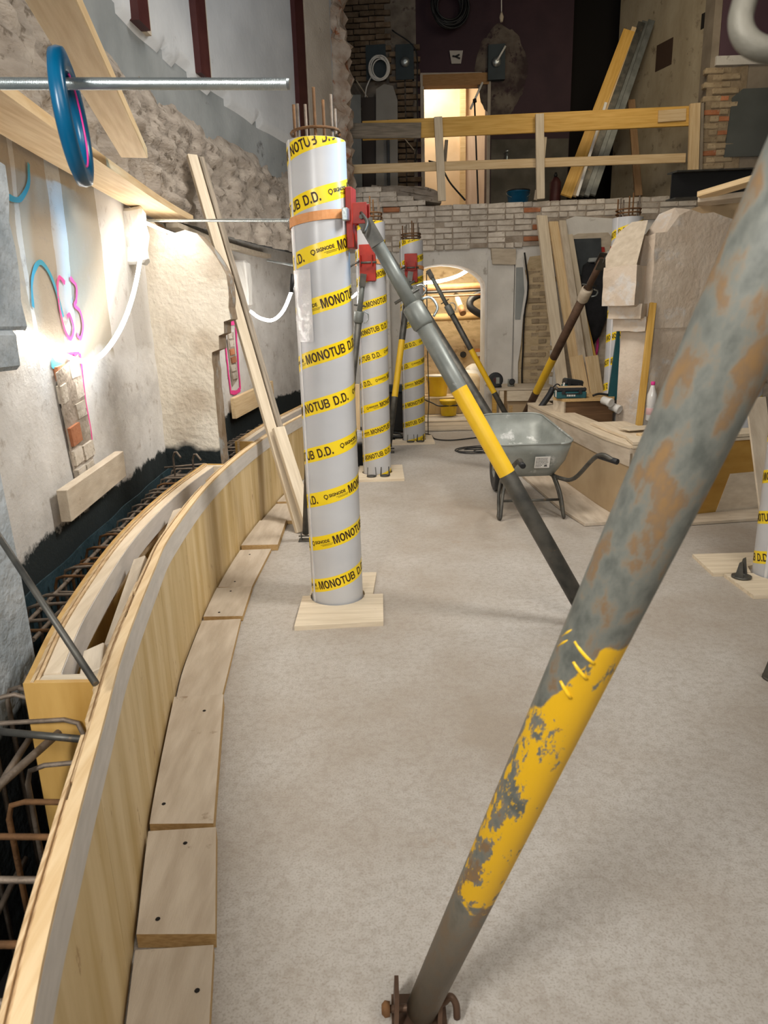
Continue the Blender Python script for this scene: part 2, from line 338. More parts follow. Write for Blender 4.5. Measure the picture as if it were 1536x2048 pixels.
# ---- left wall: lower plaster with old wallpaper stripes and a black bitumen foot
def mat_wall_left():
    m, nt, b = nodes('stripped_plaster'); L = nt.links; b.inputs['Roughness'].default_value = .9; b.inputs['Specular IOR Level'].default_value = .25
    tc = N(nt, 'ShaderNodeTexCoord'); uv = N(nt, 'ShaderNodeSeparateXYZ'); L.new(tc.outputs['UV'], uv.inputs[0]); o = tc.outputs['UV']
    n1 = N(nt, 'ShaderNodeTexNoise', i_Scale=2.2, i_Detail=8.0, i_Roughness=.6); L.new(o, n1.inputs['Vector'])
    base = ramp(nt, [(.32, (.53, .505, .475)), (.45, (.66, .635, .60)), (.64, (.77, .75, .72))]); L.new(n1.outputs[0], base.inputs[0])
    y = N(nt, 'ShaderNodeMapRange'); y.inputs[1].default_value = 3.0; y.inputs[2].default_value = 6.0
    nw = N(nt, 'ShaderNodeMath', operation='MULTIPLY_ADD'); nw.inputs[1].default_value = .08; L.new(n1.outputs[0], nw.inputs[0]); L.new(uv.outputs[0], nw.inputs[2]); L.new(nw.outputs[0], y.inputs[0])
    st = lambda Y: (Y + .04 - 3.0) / 3.0
    tan, wht, lgt, dkt = (.47, .40, .31), (.66, .62, .56), (.58, .58, .57), (.39, .34, .265)
    sr = ramp(nt, [(0, tan), (st(3.34), wht), (st(3.39), tan), (st(3.74), lgt), (st(3.92), dkt), (st(4.5), (.60, .57, .53)), (st(5.0), (.52, .49, .45))], 'CONSTANT'); L.new(y.outputs[0], sr.inputs[0])
    zn = N(nt, 'ShaderNodeMath', operation='MULTIPLY_ADD'); zn.inputs[1].default_value = .35; L.new(n1.outputs[0], zn.inputs[0]); L.new(uv.outputs[1], zn.inputs[2])
    zm = N(nt, 'ShaderNodeMapRange', i_From_Min=1.60, i_From_Max=1.68) if False else N(nt, 'ShaderNodeMapRange'); zm.inputs[1].default_value = 1.58; zm.inputs[2].default_value = 1.66; L.new(zn.outputs[0], zm.inputs[0])
    ym = N(nt, 'ShaderNodeMapRange'); ym.inputs[1].default_value = 5.5; ym.inputs[2].default_value = 5.3; L.new(uv.outputs[0], ym.inputs[0])
    mu = N(nt, 'ShaderNodeMath', operation='MULTIPLY'); L.new(zm.outputs[0], mu.inputs[0]); L.new(ym.outputs[0], mu.inputs[1])
    c = mixc(nt, mu.outputs[0], base.outputs[0], sr.outputs[0])
    n2 = N(nt, 'ShaderNodeTexNoise', i_Scale=7.0, i_Detail=8.0, i_Roughness=.7); L.new(o, n2.inputs['Vector'])
    r2 = ramp(nt, [(.57, 0.0), (.66, .7)]); L.new(n2.outputs[0], r2.inputs[0]); c = mixc(nt, r2.outputs[0], c, (.40, .35, .30))
    n5 = N(nt, 'ShaderNodeTexNoise', i_Scale=18.0, i_Detail=6.0, i_Roughness=.7); L.new(o, n5.inputs['Vector'])
    r5 = ramp(nt, [(.68, 0.0), (.72, .8)]); L.new(n5.outputs[0], r5.inputs[0]); c = mixc(nt, r5.outputs[0], c, (.18, .16, .14))
    bz = N(nt, 'ShaderNodeMath', operation='MULTIPLY_ADD'); bz.inputs[1].default_value = .22; L.new(n2.outputs[0], bz.inputs[0]); L.new(uv.outputs[1], bz.inputs[2])
    bmk = N(nt, 'ShaderNodeMapRange'); bmk.inputs[1].default_value = .80; bmk.inputs[2].default_value = .77; L.new(bz.outputs[0], bmk.inputs[0])
    c = mixc(nt, bmk.outputs[0], c, (.018, .024, .025)); L.new(c, b.inputs['Base Color'])
    bp = N(nt, 'ShaderNodeBump', i_Strength=.6, i_Distance=.012); L.new(n5.outputs[0], bp.inputs['Height']); L.new(bp.outputs[0], b.inputs['Normal']); return m
nz = lambda x, y, z, s: noise.noise(V((x * s, y * s, z * s)))
fb = lambda x, y, z, s, o=4: noise.fractal(V((x * s, y * s, z * s)), 1.0, 2.0, o)
def f_low(p, z): return .018 * nz(p.y, z, 1, 1.4) + .006 * nz(p.y, z, 3, 7)
wl = struct('wall_left', wallgrid(WALL, -.45, 2.5, .06, f_low), mat_wall_left())
def f_rough(p, z):
    course = .03 * (abs(((z * 8.0) % 1) - .5) < .36)
    u = fb(p.y, z, 5, 3.5, 5); e = min(1, (z - 2.3) / .25); e2 = min(1, max(0, (3.34 - z) / .18 + .6 * nz(p.y, 9, 0, 3)))
    return .02 + (.10 * u + .05 * abs(nz(p.y, z * 1.8, 2, 9)) + course * .7) * e * e2 + .05 * e2
struct('trim_1', wallgrid(UPW, 2.42, 3.42, .035, f_rough), m_rough)
struct('trim_2', wallgrid(UPW, 3.2, 3.72, .08, lambda p, z: .03 + .02 * nz(p.y, z, 4, 2)), m_greyband)
def f_up(p, z): return .075 + .012 * nz(p.y, z, 7, 1.3) - (.07 if z < 3.66 + .07 * fb(p.y, 2, 0, 2.5) else 0)
struct('wall_left_upper', wallgrid(UPW, 3.55, 7.3, .06, f_up), M('upper_white_plaster', (.56, .58, .59), (.66, .68, .69), 2, rough=.85, bump=.3, bsc=20, c3=(.36, .36, .35), t3=.70, s3=4))
# pilasters projecting from the left wall
px = [(-1.80, -.45), (-1.29, -.45), (-1.27, 1.40), (-1.21, 1.42), (-1.21, 1.52), (-1.17, 1.54), (-1.17, 1.62), (-1.11, 1.64), (-1.11, 1.95), (-1.16, 2.06), (-1.30, 2.24), (-1.38, 2.27), (-1.52, 2.24), (-1.62, 2.34), (-1.80, 2.40)]
def pilaster(name, pts, y0, y1, mats, seed, step=.05):
    """front face on y0 as displaced grid-free prism with roughened rim"""
    ps = []
    for (a, b), (c, d) in zip(pts, pts[1:] + pts[:1]):
        k = max(1, int(math.hypot(c - a, d - b) / .07))
        for i in range(k):
            x, z = a + (c - a) * i / k, b + (d - b) * i / k
            ps.append((x + .014 * nz(x, z, seed, 9), z + .012 * nz(x, z, seed + 4, 9)))
    bm = poly_prism([(x, y0 + .01 * nz(x, z, seed, 5), z) for x, z in ps], (0, y1 - y0, 0))
    bmesh.ops.recalc_face_normals(bm, faces=bm.faces[:])
    for f in bm.faces:
        if abs(f.normal.y) < .6: f.material_index = 1
    return struct(name, bm, mats)
def mat_pil():
    m, nt, b = nodes('cream_plaster_with_bitumen_foot'); L = nt.links; b.inputs['Roughness'].default_value = .9; b.inputs['Specular IOR Level'].default_value = .2
    tc = N(nt, 'ShaderNodeTexCoord'); g = N(nt, 'ShaderNodeNewGeometry'); sp = N(nt, 'ShaderNodeSeparateXYZ'); L.new(g.outputs['Position'], sp.inputs[0])
    n1 = N(nt, 'ShaderNodeTexNoise', i_Scale=3.0, i_Detail=8.0); L.new(g.outputs['Position'], n1.inputs['Vector'])
    r = ramp(nt, [(.34, (.52, .445, .35)), (.50, (.66, .60, .50)), (.66, (.71, .655, .56))]); L.new(n1.outputs[0], r.inputs[0])
    bz = N(nt, 'ShaderNodeMath', operation='MULTIPLY_ADD'); bz.inputs[1].default_value = .3; L.new(n1.outputs[0], bz.inputs[0]); L.new(sp.outputs[2], bz.inputs[2])
    mk = N(nt, 'ShaderNodeMapRange'); mk.inputs[1].default_value = .86; mk.inputs[2].default_value = .82; L.new(bz.outputs[0], mk.inputs[0])
    L.new(mixc(nt, mk.outputs[0], r.outputs[0], (.018, .024, .025)), b.inputs['Base Color'])
    n2 = N(nt, 'ShaderNodeTexNoise', i_Scale=26.0, i_Detail=4.0); L.new(g.outputs['Position'], n2.inputs['Vector'])
    bp = N(nt, 'ShaderNodeBump', i_Strength=.7, i_Distance=.015); L.new(n2.outputs[0], bp.inputs['Height']); L.new(bp.outputs[0], b.inputs['Normal']); return m
pilaster('wall_left_far_pier', px, 5.45, 5.72, [mat_pil(), M('broken_pier_edge', (.24, .17, .10), (.40, .32, .24), 6, rough=.9, bump=.8, bsc=26, c3=(.40, .40, .38), t3=.58, s3=5)], 3)
def mat_pil2():
    m, nt, b = nodes('blue_grey_plaster_with_bitumen_foot'); L = nt.links; b.inputs['Roughness'].default_value = .9; b.inputs['Specular IOR Level'].default_value = .2
    g = N(nt, 'ShaderNodeNewGeometry'); sp = N(nt, 'ShaderNodeSeparateXYZ'); L.new(g.outputs['Position'], sp.inputs[0])
    n1 = N(nt, 'ShaderNodeTexNoise', i_Scale=4.0, i_Detail=8.0); L.new(g.outputs['Position'], n1.inputs['Vector'])
    r = ramp(nt, [(.36, (.30, .35, .39)), (.60, (.52, .57, .61))]); L.new(n1.outputs[0], r.inputs[0])
    bz = N(nt, 'ShaderNodeMath', operation='MULTIPLY_ADD'); bz.inputs[1].default_value = .3; L.new(n1.outputs[0], bz.inputs[0]); L.new(sp.outputs[2], bz.inputs[2])
    mk = N(nt, 'ShaderNodeMapRange'); mk.inputs[1].default_value = .52; mk.inputs[2].default_value = .48; L.new(bz.outputs[0], mk.inputs[0])
    L.new(mixc(nt, mk.outputs[0], r.outputs[0], (.016, .020, .022)), b.inputs['Base Color'])
    n2 = N(nt, 'ShaderNodeTexNoise', i_Scale=24.0, i_Detail=4.0); L.new(g.outputs['Position'], n2.inputs['Vector'])
    bp = N(nt, 'ShaderNodeBump', i_Strength=.8, i_Distance=.02); L.new(n2.outputs[0], bp.inputs['Height']); L.new(bp.outputs[0], b.inputs['Normal']); return m
mp2 = mat_pil2()
bm = wbox(-1.7, -1.24, .9, 2.60, 1.60, 2.15, .015); wbox(-1.7, -1.24, .9, 2.50, 1.47, 1.60, .015, bm); wbox(-1.7, -1.24, .9, 2.26, -.45, 1.47, .03, bm)
bmesh.ops.subdivide_edges(bm, edges=bm.edges[:], cuts=5, use_grid_fill=True)
for v in bm.verts: v.co += V((1, 1, .3)) * .022 * nz(v.co.x, v.co.y, v.co.z, 6)
struct('wall_left_near_pier', bm, mp2)
# stones and bricks exposed in chased recesses, children of the wall
def wall_piece(y0, y1, z0, z1, d, mat, name, seed=0):
    p0, n0 = at_y(WALL, y0); p1, n1 = at_y(WALL, y1); q = [(p0, z0), (p1, z0), (p1, z1), (p0, z1)]
    o = f_low(p0, z0) + .004
    c = [V((p.x + n0.x * o, p.y + n0.y * o, z)) for p, z in q]; dz = (z1 - z0) * .12
    pts = [c[0] + (c[1] - c[0]) * .12, c[1] + V((0, 0, dz)) - (c[1] - c[0]) * .02, c[2] - (c[1] - c[0]) * .1, c[3] - V((0, 0, dz))]
    return obj(name, poly_prism(pts, n0 * d), mat, wl)
rnd = random.Random(3)
wall_piece(3.48, 3.86, .84, 1.47, .004, m_mortar, 'mortar_bed')
z = 1.43; k = 0
m_st = M('exposed_stone', (.50, .44, .36), (.66, .60, .52), 9, rough=.95, bump=.8, bsc=40, c3=(.25, .20, .15), t3=.63, s3=20, var=.15)
for row, hgt in enumerate([.09, .11, .10, .12, .10, .08]):
    yy = 3.50 + .02 * rnd.random()
    while yy < 3.82:
        wd = min(.09 + .12 * rnd.random(), 3.85 - yy); red = (row in (2, 3) and rnd.random() < .35) or (row == 0 and yy < 3.6)
        wall_piece(yy, yy + wd - .012, z - hgt + .012, z, .012 + .02 * rnd.random(), m_brick_r if red else m_st, 'stone'); yy += wd
    z -= hgt
wall_piece(7.62, 7.86, .95, 1.52, .004, m_mortar, 'mortar_bed')
for i in range(6): wall_piece(7.64 + .02 * (i % 2), 7.80 + .03 * (i % 2), 1.45 - i * .085, 1.52 - i * .085, .02, m_brick_r if i in (2, 3) else m_st, 'stone')
# sprayed survey marks on the left wall (flat paint, a thin ribbon following the plaster)
def spray(name, pts, w_, mat, path=WALL, parent=wl):
    bm = bmesh.new(); pr = None; L = catmull([V((a, b, 0)) for a, b in pts], 6)
    for i, q in enumerate(L):
        t = (L[min(i + 1, len(L) - 1)] - L[max(i - 1, 0)]).normalized(); s = V((-t.y, t.x, 0)) * w_ / 2 * (1 + .35 * nz(i * .4, w_, 0, 1))
        row = []
        for e in (-1, 1):
            yy, zz = q.x + s.x * e, q.y + s.y * e; p, n = at_y(path, yy); o = f_low(p, zz) + .009; row.append(bm.verts.new((p.x + n.x * o, p.y + n.y * o, zz)))
        if pr: bm.faces.new((pr[0], row[0], row[1], pr[1]))
        pr = row
    o = obj(name, bm, mat, parent); o['label'] = 'spray painted %s mark' % ('pink' if mat == m_pink else 'blue'); return o
spray('sprayed_letter', [(3.82, 1.83), (3.74, 1.85), (3.70, 1.74), (3.73, 1.60), (3.80, 1.55), (3.86, 1.60), (3.83, 1.67), (3.79, 1.66)], .022, m_pink)
spray('sprayed_digit', [(3.89, 1.86), (3.97, 1.82), (3.95, 1.75), (3.91, 1.72), (3.98, 1.69), (4.0, 1.61), (3.95, 1.55), (3.90, 1.57)], .022, m_pink)
spray('sprayed_line', [(3.66, 1.47), (3.78, 1.47), (3.90, 1.47)], .02, m_pink); spray('sprayed_line', [(3.91, 1.47), (3.90, 1.25), (3.90, 1.05), (3.89, .94)], .02, m_pink); spray('sprayed_line', [(3.64, 1.42), (3.62, 1.30), (3.60, 1.20)], .016, m_pink)
for a in ([(7.56, 1.60), (7.75, 1.61), (7.95, 1.62)], [(7.94, 1.60), (7.93, 1.3), (7.92, .90)], [(7.92, .90), (7.75, .88), (7.58, .90)], [(7.58, .88), (7.56, 1.3), (7.57, 1.58)]): spray('sprayed_line', a, .045, m_pink)
spray('sprayed_arc', [(3.36, 1.70), (3.42, 1.84), (3.54, 1.91), (3.66, 1.84), (3.74, 1.66)], .026, m_cyan)
spray('sprayed_arc', [(3.10, 2.26), (3.22, 2.17), (3.38, 2.16), (3.5, 2.24), (3.54, 2.34)], .025, m_cyan); spray('sprayed_line', [(3.48, 1.45), (3.56, 1.42), (3.63, 1.41)], .05, m_cyan)
# dark red steel posts of the upper wall and its rough free end
for i, (y, z0, wd) in enumerate([(5.62, 3.66, .20), (6.85, 3.70, .22), (9.35, 3.66, .24)]):
    p, n = at_y(UPW, y); q, _ = at_y(UPW, y + wd)
    o = struct('trim_%d' % (3 + i), poly_prism([(p.x, p.y, z0), (q.x, q.y, z0), (q.x, q.y, 7.3), (p.x, p.y, 7.3)], n * .13), m_redpost)
    a, _ = at_y(UPW, y + wd + .01); b2, _ = at_y(UPW, y + wd + .09)
    struct('trim_%d' % (6 + i), poly_prism([(a.x, a.y, z0), (b2.x, b2.y, z0), (b2.x, b2.y, 7.3), (a.x, a.y, 7.3)], n * .10), m_dusty)
ye, ne = at_y(UPW, 9.7); y2, n2 = at_y(UPW, 10.45)
struct('trim_9', poly_prism([(ye.x, ye.y, 3.4), (y2.x, y2.y, 3.4), (y2.x, y2.y, 7.3), (ye.x, ye.y, 7.3)], V((.10, -.05, 0))), m_cream_p)
bm = bmbox(.20, .42, 4.2, 0, (-.44, 10.72, 5.25))
bmesh.ops.subdivide_edges(bm, edges=bm.edges[:], cuts=3, use_grid_fill=True); bmesh.ops.subdivide_edges(bm, edges=[e for e in bm.edges if abs((e.verts[0].co - e.verts[1].co).z) > .3], cuts=14)
for v in bm.verts: v.co += V((.09, .06, 0)) * fb(v.co.x, v.co.y, v.co.z, 5) + V((.10, .05, .04)) * noise.noise(v.co * 9)
struct('wall_left_end', bm, M('ragged_brick_end', (.36, .26, .19), (.58, .50, .42), 6, rough=.95, bump=1, bsc=30, c3=(.34, .13, .06), t3=.60, s3=5))
# ---- back wall with arch
def BP(X, z, off=0.0, base=11.25): return V((X, bwy(X, off, base), z))
def back_prism(pts, off, depth, base=11.25): return poly_prism([BP(X, z, off, base) for X, z in pts], V((0, depth, 0)))
arc = [(.985 - .645 * math.cos(math.pi * i / 14), 2.03 + .36 * math.sin(math.pi * i / 14)) for i in range(15)]
wb = struct('wall_back', back_prism([(-1.4, -.3), (.34, -.3)] + arc + [(1.63, -.3), (7.5, -.3), (7.5, 3.20), (.10, 3.20), (.10, 3.38), (-1.4, 3.42)], 0, .5), m_white_p)
m_brick_d = M('dark_brown_brick', (.11, .075, .045), (.19, .14, .095), 7, rough=.95, bump=.8, bsc=40, c3=(.22, .19, .16), t3=.66, s3=9, var=.25)  # darker brown brick variant for the upper back masonry
def mesh_brick(w_, h_, d_, mat, sd):
    r = random.Random(sd); bm = bmbox(w_, d_, h_, .008)
    for v in bm.verts: v.co += V((r.uniform(-1, 1), r.uniform(-1, 1) * 1.2, r.uniform(-1, 1))) * .0045
    me = bpy.data.meshes.new('brick'); bmesh.ops.recalc_face_normals(bm, faces=bm.faces[:]); bm.to_mesh(me); bm.free(); me.materials.append(mat); return me
BM_ = {(k, L): [mesh_brick(L, .068, .10, m, i * 7 + j) for i in range(3)] for j, (k, m) in enumerate((('w', m_brick_w), ('r', m_brick_r), ('b', m_brick_b), ('d', m_brick_d))) for L in (.245, .118)}
rb_ = random.Random(11)
def brick_at(parent, pos, kind, L, rz, jit=.012):
    o = bpy.data.objects.new('brick', rb_.choice(BM_[(kind, L)])); C.objects.link(o)
    place(o, Matrix.Translation(V(pos) + V((0, rb_.uniform(-jit, jit), 0))) @ Matrix.Rotation(rz + rb_.uniform(-.02, .02), 4, 'Z') @ Matrix.Rotation(rb_.uniform(-.015, .015), 4, 'Y'), parent); return o
rzb = -math.atan(.085)
for c in range(8):
    z = 3.17 - c * .079; X = -.40 + (.13 if c % 2 else 0); 
    while X < 5.0:
        L = .245 if rb_.random() < .78 else .118
        red = (2.05 < X < 2.5 and z < 2.86 and rb_.random() < .8) or (1.95 < X < 2.3 and 3.07 < z < 3.13) or rb_.random() < .02
        if not (rb_.random() < .05 and c > 2) and not (X > 2.55 and z < 2.95): brick_at(wb, BP(X + L / 2, z, .0), 'r' if red else 'w', L, rzb)
        X += L + .012
struct('trim_10', back_prism([(-.6, 2.60), (2.62, 2.60), (2.62, 2.90), (5.2, 2.90), (5.2, 3.20), (-.6, 3.20)], .035, .05), m_mortar)
for X, z in ((-.25, 3.46), (-.02, 3.46), (-.3, 3.39), (-.05, 3.39), (.2, 3.39), (.45, 3.32), (-.3, 3.32), (-.05, 3.32), (.2, 3.32), (-.28, 3.25), (-.02, 3.25), (.22, 3.25), (.46, 3.25), (.62, 3.25)): brick_at(wb, BP(X, z, .0), 'w', .245, rzb)
for c in range(17):                                         # bare brown brickwork right of the niche
    for k in range(2): brick_at(wb, BP(2.33 + .17 * k + (.06 if c % 2 else 0), .62 + c * .1, -.03), 'b', .245 if k == c % 2 else .118, rzb)
struct('trim_11', back_prism([(2.12, .3), (2.62, .3), (2.62, 2.48), (2.28, 2.45), (2.2, 2.2), (2.24, 1.9), (2.15, 1.2), (2.13, .8)], .012, .03), m_tanwall)
struct('trim_31', bmtube(catmull([BW(x, y, .105) for x, y in ((1049, 505), (1052, 530), (1056, 560), (1055, 590), (1050, 620), (1047, 660), (1046, 700), (1044, 740), (1044, 768))], 4), .012, 6), m_dark)
struct('trim_12', back_prism([(1.66, -.1), (2.03, -.1), (2.05, 2.42), (1.66, 2.42)], .05, .06), m_white_p)
struct('trim_13', back_prism([(1.72, 2.36), (2.06, 2.34), (2.06, 2.56), (1.70, 2.58)], .09, .10), m_dusty)
jag = [(2.06, .3), (2.14, .4), (2.13, .9), (2.17, 1.2), (2.19, 1.6), (2.25, 1.85), (2.26, 2.0), (2.2, 2.25), (2.17, 2.45), (2.06, 2.4)]
struct('trim_14', back_prism(jag, .07, .08), m_white_p)
struct('trim_15', back_prism([(2.07, 1.55), (2.15, 1.55), (2.2, 1.95), (2.17, 2.3), (2.07, 2.3)], .078, .02), m_greyband)
# plaster right of the planks with the dark framed board
struct('trim_16', back_prism([(2.66, .3), (3.75, .3), (3.75, 2.90), (2.90, 2.98), (2.78, 2.94), (2.74, 2.5)], .06, .06), m_white_p)
struct('trim_17', back_prism([(2.80, .4), (3.45, .4), (3.45, 2.66), (3.38, 2.74), (2.95, 2.74), (2.84, 2.70)], .075, .03), m_dusty)
struct('floor_upper', back_prism([(-1.4, 3.05), (7.5, 3.05), (7.5, 3.19), (-1.4, 3.19)], -.3, 4.0), m_mortar)
# ---- upper back wall with the lit doorway
wu = struct('wall_upper_back', back_prism([(.74, 3.19), (.86, 3.19), (.86, 5.33), (1.90, 5.30), (1.90, 3.19), (3.25, 3.19), (3.25, 7.3), (.74, 7.3)], 0, .25, 13.1), m_purple)
struct('wall_upper_masonry', back_prism([(-1.4, 3.19), (.74, 3.19), (.74, 7.3), (-1.4, 7.3)], 0, .25, 13.1), M('dark_masonry', (.13, .11, .09), (.22, .19, .16), 5, rough=.95, bump=1, bsc=22, c3=(.09, .07, .06), t3=.6, s3=6))
for c in range(30):
    for k in range(2): brick_at(wu, BP(.42 + .2 * k + (.06 if c % 2 else 0), 3.26 + c * .09, .03, 13.1), 'd', .245 if k == c % 2 else .118, rzb)
for c in range(14):
    for k in range(3): brick_at(wu, BP(-.4 + .255 * k + (.1 if c % 2 else 0), 5.45 + c * .085, .02, 13.1), 'd', .245, rzb)
struct('wall_upper_recess', wbox(3.0, 4.4, 13.6, 13.7, 3.0, 7.3), m_dark)
struct('door_1', back_prism([(.80, 3.19), (.86, 3.19), (.86, 5.33), (1.90, 5.30), (1.90, 3.19), (1.95, 3.19), (1.95, 5.36), (1.80, 5.46), (.80, 5.50)], .03, .05, 13.1), M('door_surround_plaster', (.34, .30, .25), (.46, .41, .35), 4, rough=.9, bump=.4))
struct('trim_18', back_prism([(.84, 5.30), (1.92, 5.28), (1.92, 5.45), (.84, 5.47)], .035, .16, 13.1), M('lintel_timber', (.28, .15, .055), (.36, .20, .08), 5, GR, .7))
struct('wall_door_room', wbox(.2, 2.9, 14.5, 14.6, 3.0, 6.6), m_membrane)
struct('wall_door_room_side', wbox(2.35, 2.45, 13.3, 14.5, 3.0, 6.6), m_membrane)
struct('trim_19', wbox(1.62, 1.72, 14.40, 14.49, 3.0, 6.4), m_pine); struct('trim_20', wbox(1.72, 2.15, 14.42, 14.49, 5.05, 5.2), m_pine); struct('trim_21', wbox(2.10, 2.24, 14.38, 14.49, 3.0, 6.4), m_pale)
m_pinkish = M('pink_grey_board', (.56, .44, .36), (.62, .50, .42), 3, (8, 8, 1), .8); struct('trim_22', wbox(1.72, 2.10, 14.44, 14.49, 3.0, 5.05), m_pinkish)
struct('trim_32', back_prism([(1.97, 3.19), (3.24, 3.19), (3.24, 4.42), (1.97, 4.46)], .012, .03, 13.1), M('dado_plaster', (.075, .07, .058), (.13, .12, .10), 3, rough=.9, bump=.4, bsc=15))
# bare plaster patch around the lamp plate, right of the door
ptch = [(2.12 + (.40 + .07 * nz(math.cos(q), math.sin(q), 3, 2.2) + .03 * nz(math.cos(q), math.sin(q), 8, 9)) * math.cos(q), 5.45 + (.66 + .10 * nz(math.cos(q), math.sin(q), 5, 2.2) + .04 * nz(math.cos(q), math.sin(q), 1, 9)) * math.sin(q)) for q in [2 * math.pi * i / 60 for i in range(60)]]
struct('trim_23', back_prism(ptch, .006, .02, 13.1), M('bare_plaster', (.045, .03, .03), (.16, .135, .11), 4, rough=.95, bump=.6, bsc=20, c3=(.04, .022, .028), t3=.58, s3=6))
# right side wall of the upper level, then the wall that faces the hall
sw0, sw1 = V((3.98, 12.80, 0)), V((4.70, 10.78, 0))
m_side = M('ochre_grey_plaster', (.30, .25, .17), (.40, .345, .25), 3, (1, 1, .5), .9, bump=.6, bsc=14, c3=(.20, .16, .11), t3=.62, s3=5)
ws = struct('wall_upper_side', poly_prism([(sw0.x, sw0.y, 3.1), (sw1.x, sw1.y, 3.1), (sw1.x, sw1.y, 7.3), (sw0.x, sw0.y, 7.3)], (.3, .1, 0)), m_side)
sdir = (sw1 - sw0).normalized(); snr = V((sdir.y, -sdir.x, 0)) * -1
snr = snr if snr.x < 0 else -snr
def side_box(t0, t1, z0, z1, d, mat, name, sl=0):
    a, b = sw0 + (sw1 - sw0) * t0 + snr * .002, sw0 + (sw1 - sw0) * t1 + snr * .002
    return obj(name, poly_prism([(a.x, a.y, z0), (b.x, b.y, z0 + sl), (b.x, b.y, z1 + sl), (a.x, a.y, z1)], snr * d), mat, ws)
side_box(.43, .59, 5.10, 5.45, .004, M('square_hole_shade', (.05, .028, .018), rough=.9), 'square_hole_dark_plate'); side_box(.84, .89, 5.36, 5.55, .004, m_dark, 'small_hole_dark_plate')  # thin dark plates on the plaster paint the shade inside two wall holes
fw = struct('wall_upper_front', back_prism([(4.60, 2.9), (7.5, 2.9), (7.5, 7.3), (4.60, 7.3)], .02, .3, 11.15), M('warm_grey_plaster', (.24, .20, .155), (.33, .28, .22), 4, rough=.9, bump=.5, bsc=16))
struct('trim_24', back_prism([(4.70, 4.90), (7.5, 4.84), (7.5, 7.3), (4.68, 7.3)], .04, .03, 11.15), M('purple_panel', (.085, .045, .062), (.10, .055, .075), 3, rough=.6))
struct('trim_25', back_prism([(4.66, 4.80), (7.5, 4.73), (7.5, 4.84), (4.66, 4.91)], .06, .05, 11.15), m_white_p)
struct('trim_26', back_prism([(4.88, 3.66), (7.5, 3.62), (7.5, 4.48), (5.05, 4.50), (4.92, 4.40)], .05, .04, 11.15), M('slate_grey_panel', (.085, .095, .09), (.115, .125, .12), 2, rough=.7))
struct('trim_30', back_prism([(4.58, 3.3), (5.10, 3.3), (5.10, 4.80), (4.58, 4.70)], .03, .03, 11.15), M('ochre_mortar', (.25, .19, .12), (.36, .28, .19), 9, rough=.95, bump=1, bsc=30))
for c in range(15):
    for k in range(2): brick_at(fw, BP(4.66 + .17 * k + (.05 if c % 2 else 0), 3.55 + c * .085, -.005, 11.15), 'r' if rb_.random() < .2 else 'b', .245 if k == c % 2 else .118, rzb)
# ---- back room beyond the arch
struct('wall_room_back', wbox(-1, 5, 14.0, 14.1, -.3, 3.1), m_tanwall)
struct('wall_room_left', wbox(-.4, -.3, 11.75, 14, -.3, 3.1), m_tanwall); struct('wall_room_right', wbox(3.0, 3.1, 11.55, 14, -.3, 3.1), m_tanwall)
struct('floor_room', wbox(-.3, 3.0, 11.8, 14, -.01, .012), m_dusty)
vault = bmesh.new(); n_ = 12; 
for i in range(n_):
    a0, a1 = math.pi * i / n_, math.pi * (i + 1) / n_; f = lambda a, y, r=0: V((1.3 - (1.75 + r) * math.cos(a), y, 2.15 + (.5 + r) * math.sin(a)))
    poly_prism([f(a0, 11.72), f(a1, 11.72), f(a1, 11.72, .1), f(a0, 11.72, .1)], (0, 2.3, 0), vault)
struct('ceiling_room', vault, M('vault_plaster', (.62, .52, .36), (.72, .62, .45), 3, rough=.9, bump=.4))
struct('trim_27', wbox(.34, 1.64, 11.02, 11.12, .0, .035), m_dusty)
# rough plaster pier with stepped capital, on the right
def pier():
    bm = bmesh.new()
    def blk(pl, pc, py, yl, yc, x1, y1, z0, z1):
        xl, xc = P(pl, py, yl).x, P(pc, py, yc).x
        b = bmesh.new(); vs = [b.verts.new(p) for p in ((xl, yl, z0), (xc, yc, z0), (x1, yc + .25, z0) if x1 > 3 else (xc + .15, yc + .19, z0), (x1, y1, z0), (xl + .22, y1, z0))]
        f = b.faces.new(vs); r = bmesh.ops.extrude_face_region(b, geom=[f]); bmesh.ops.translate(b, vec=(0, 0, z1 - z0), verts=[v for v in r['geom'] if isinstance(v, bmesh.types.BMVert)])
        bmesh.ops.recalc_face_normals(b, faces=b.faces[:])
        me = bpy.data.meshes.new('t'); b.to_mesh(me); b.free(); bm.from_mesh(me); bpy.data.meshes.remove(me)
    blk(1237, 1294, 740, 7.12, 6.86, 3.55, 7.35, .2, 1.47); blk(1226, 1291, 646, 7.08, 6.80, 2.95, 7.3, 1.43, 1.56); blk(1216, 1283, 625, 7.05, 6.76, 2.9, 7.3, 1.55, 1.68); blk(1206, 1272, 560, 7.02, 6.70, 2.85, 7.3, 1.67, 2.02); blk(1238, 1292, 740, 7.12, 6.84, 3.5, 7.35, 1.45, 2.36)
    bmesh.ops.triangulate(bm, faces=bm.faces[:])
    bmesh.ops.subdivide_edges(bm, edges=[e for e in bm.edges if e.calc_length() > .25], cuts=3, use_grid_fill=False); bmesh.ops.triangulate(bm, faces=bm.faces[:])
    bmesh.ops.subdivide_edges(bm, edges=[e for e in bm.edges if e.calc_length() > .12], cuts=1); bmesh.ops.triangulate(bm, faces=bm.faces[:])
    for v in bm.verts:
        if v.co.z > 2.3: v.co.z += .14 * nz(v.co.x, v.co.y, 1, 4) + (.1 if v.co.x > 2.7 else -.06)
        v.co += V((.013, .013, .008)) * nz(v.co.x, v.co.y, v.co.z, 8)
    return bm
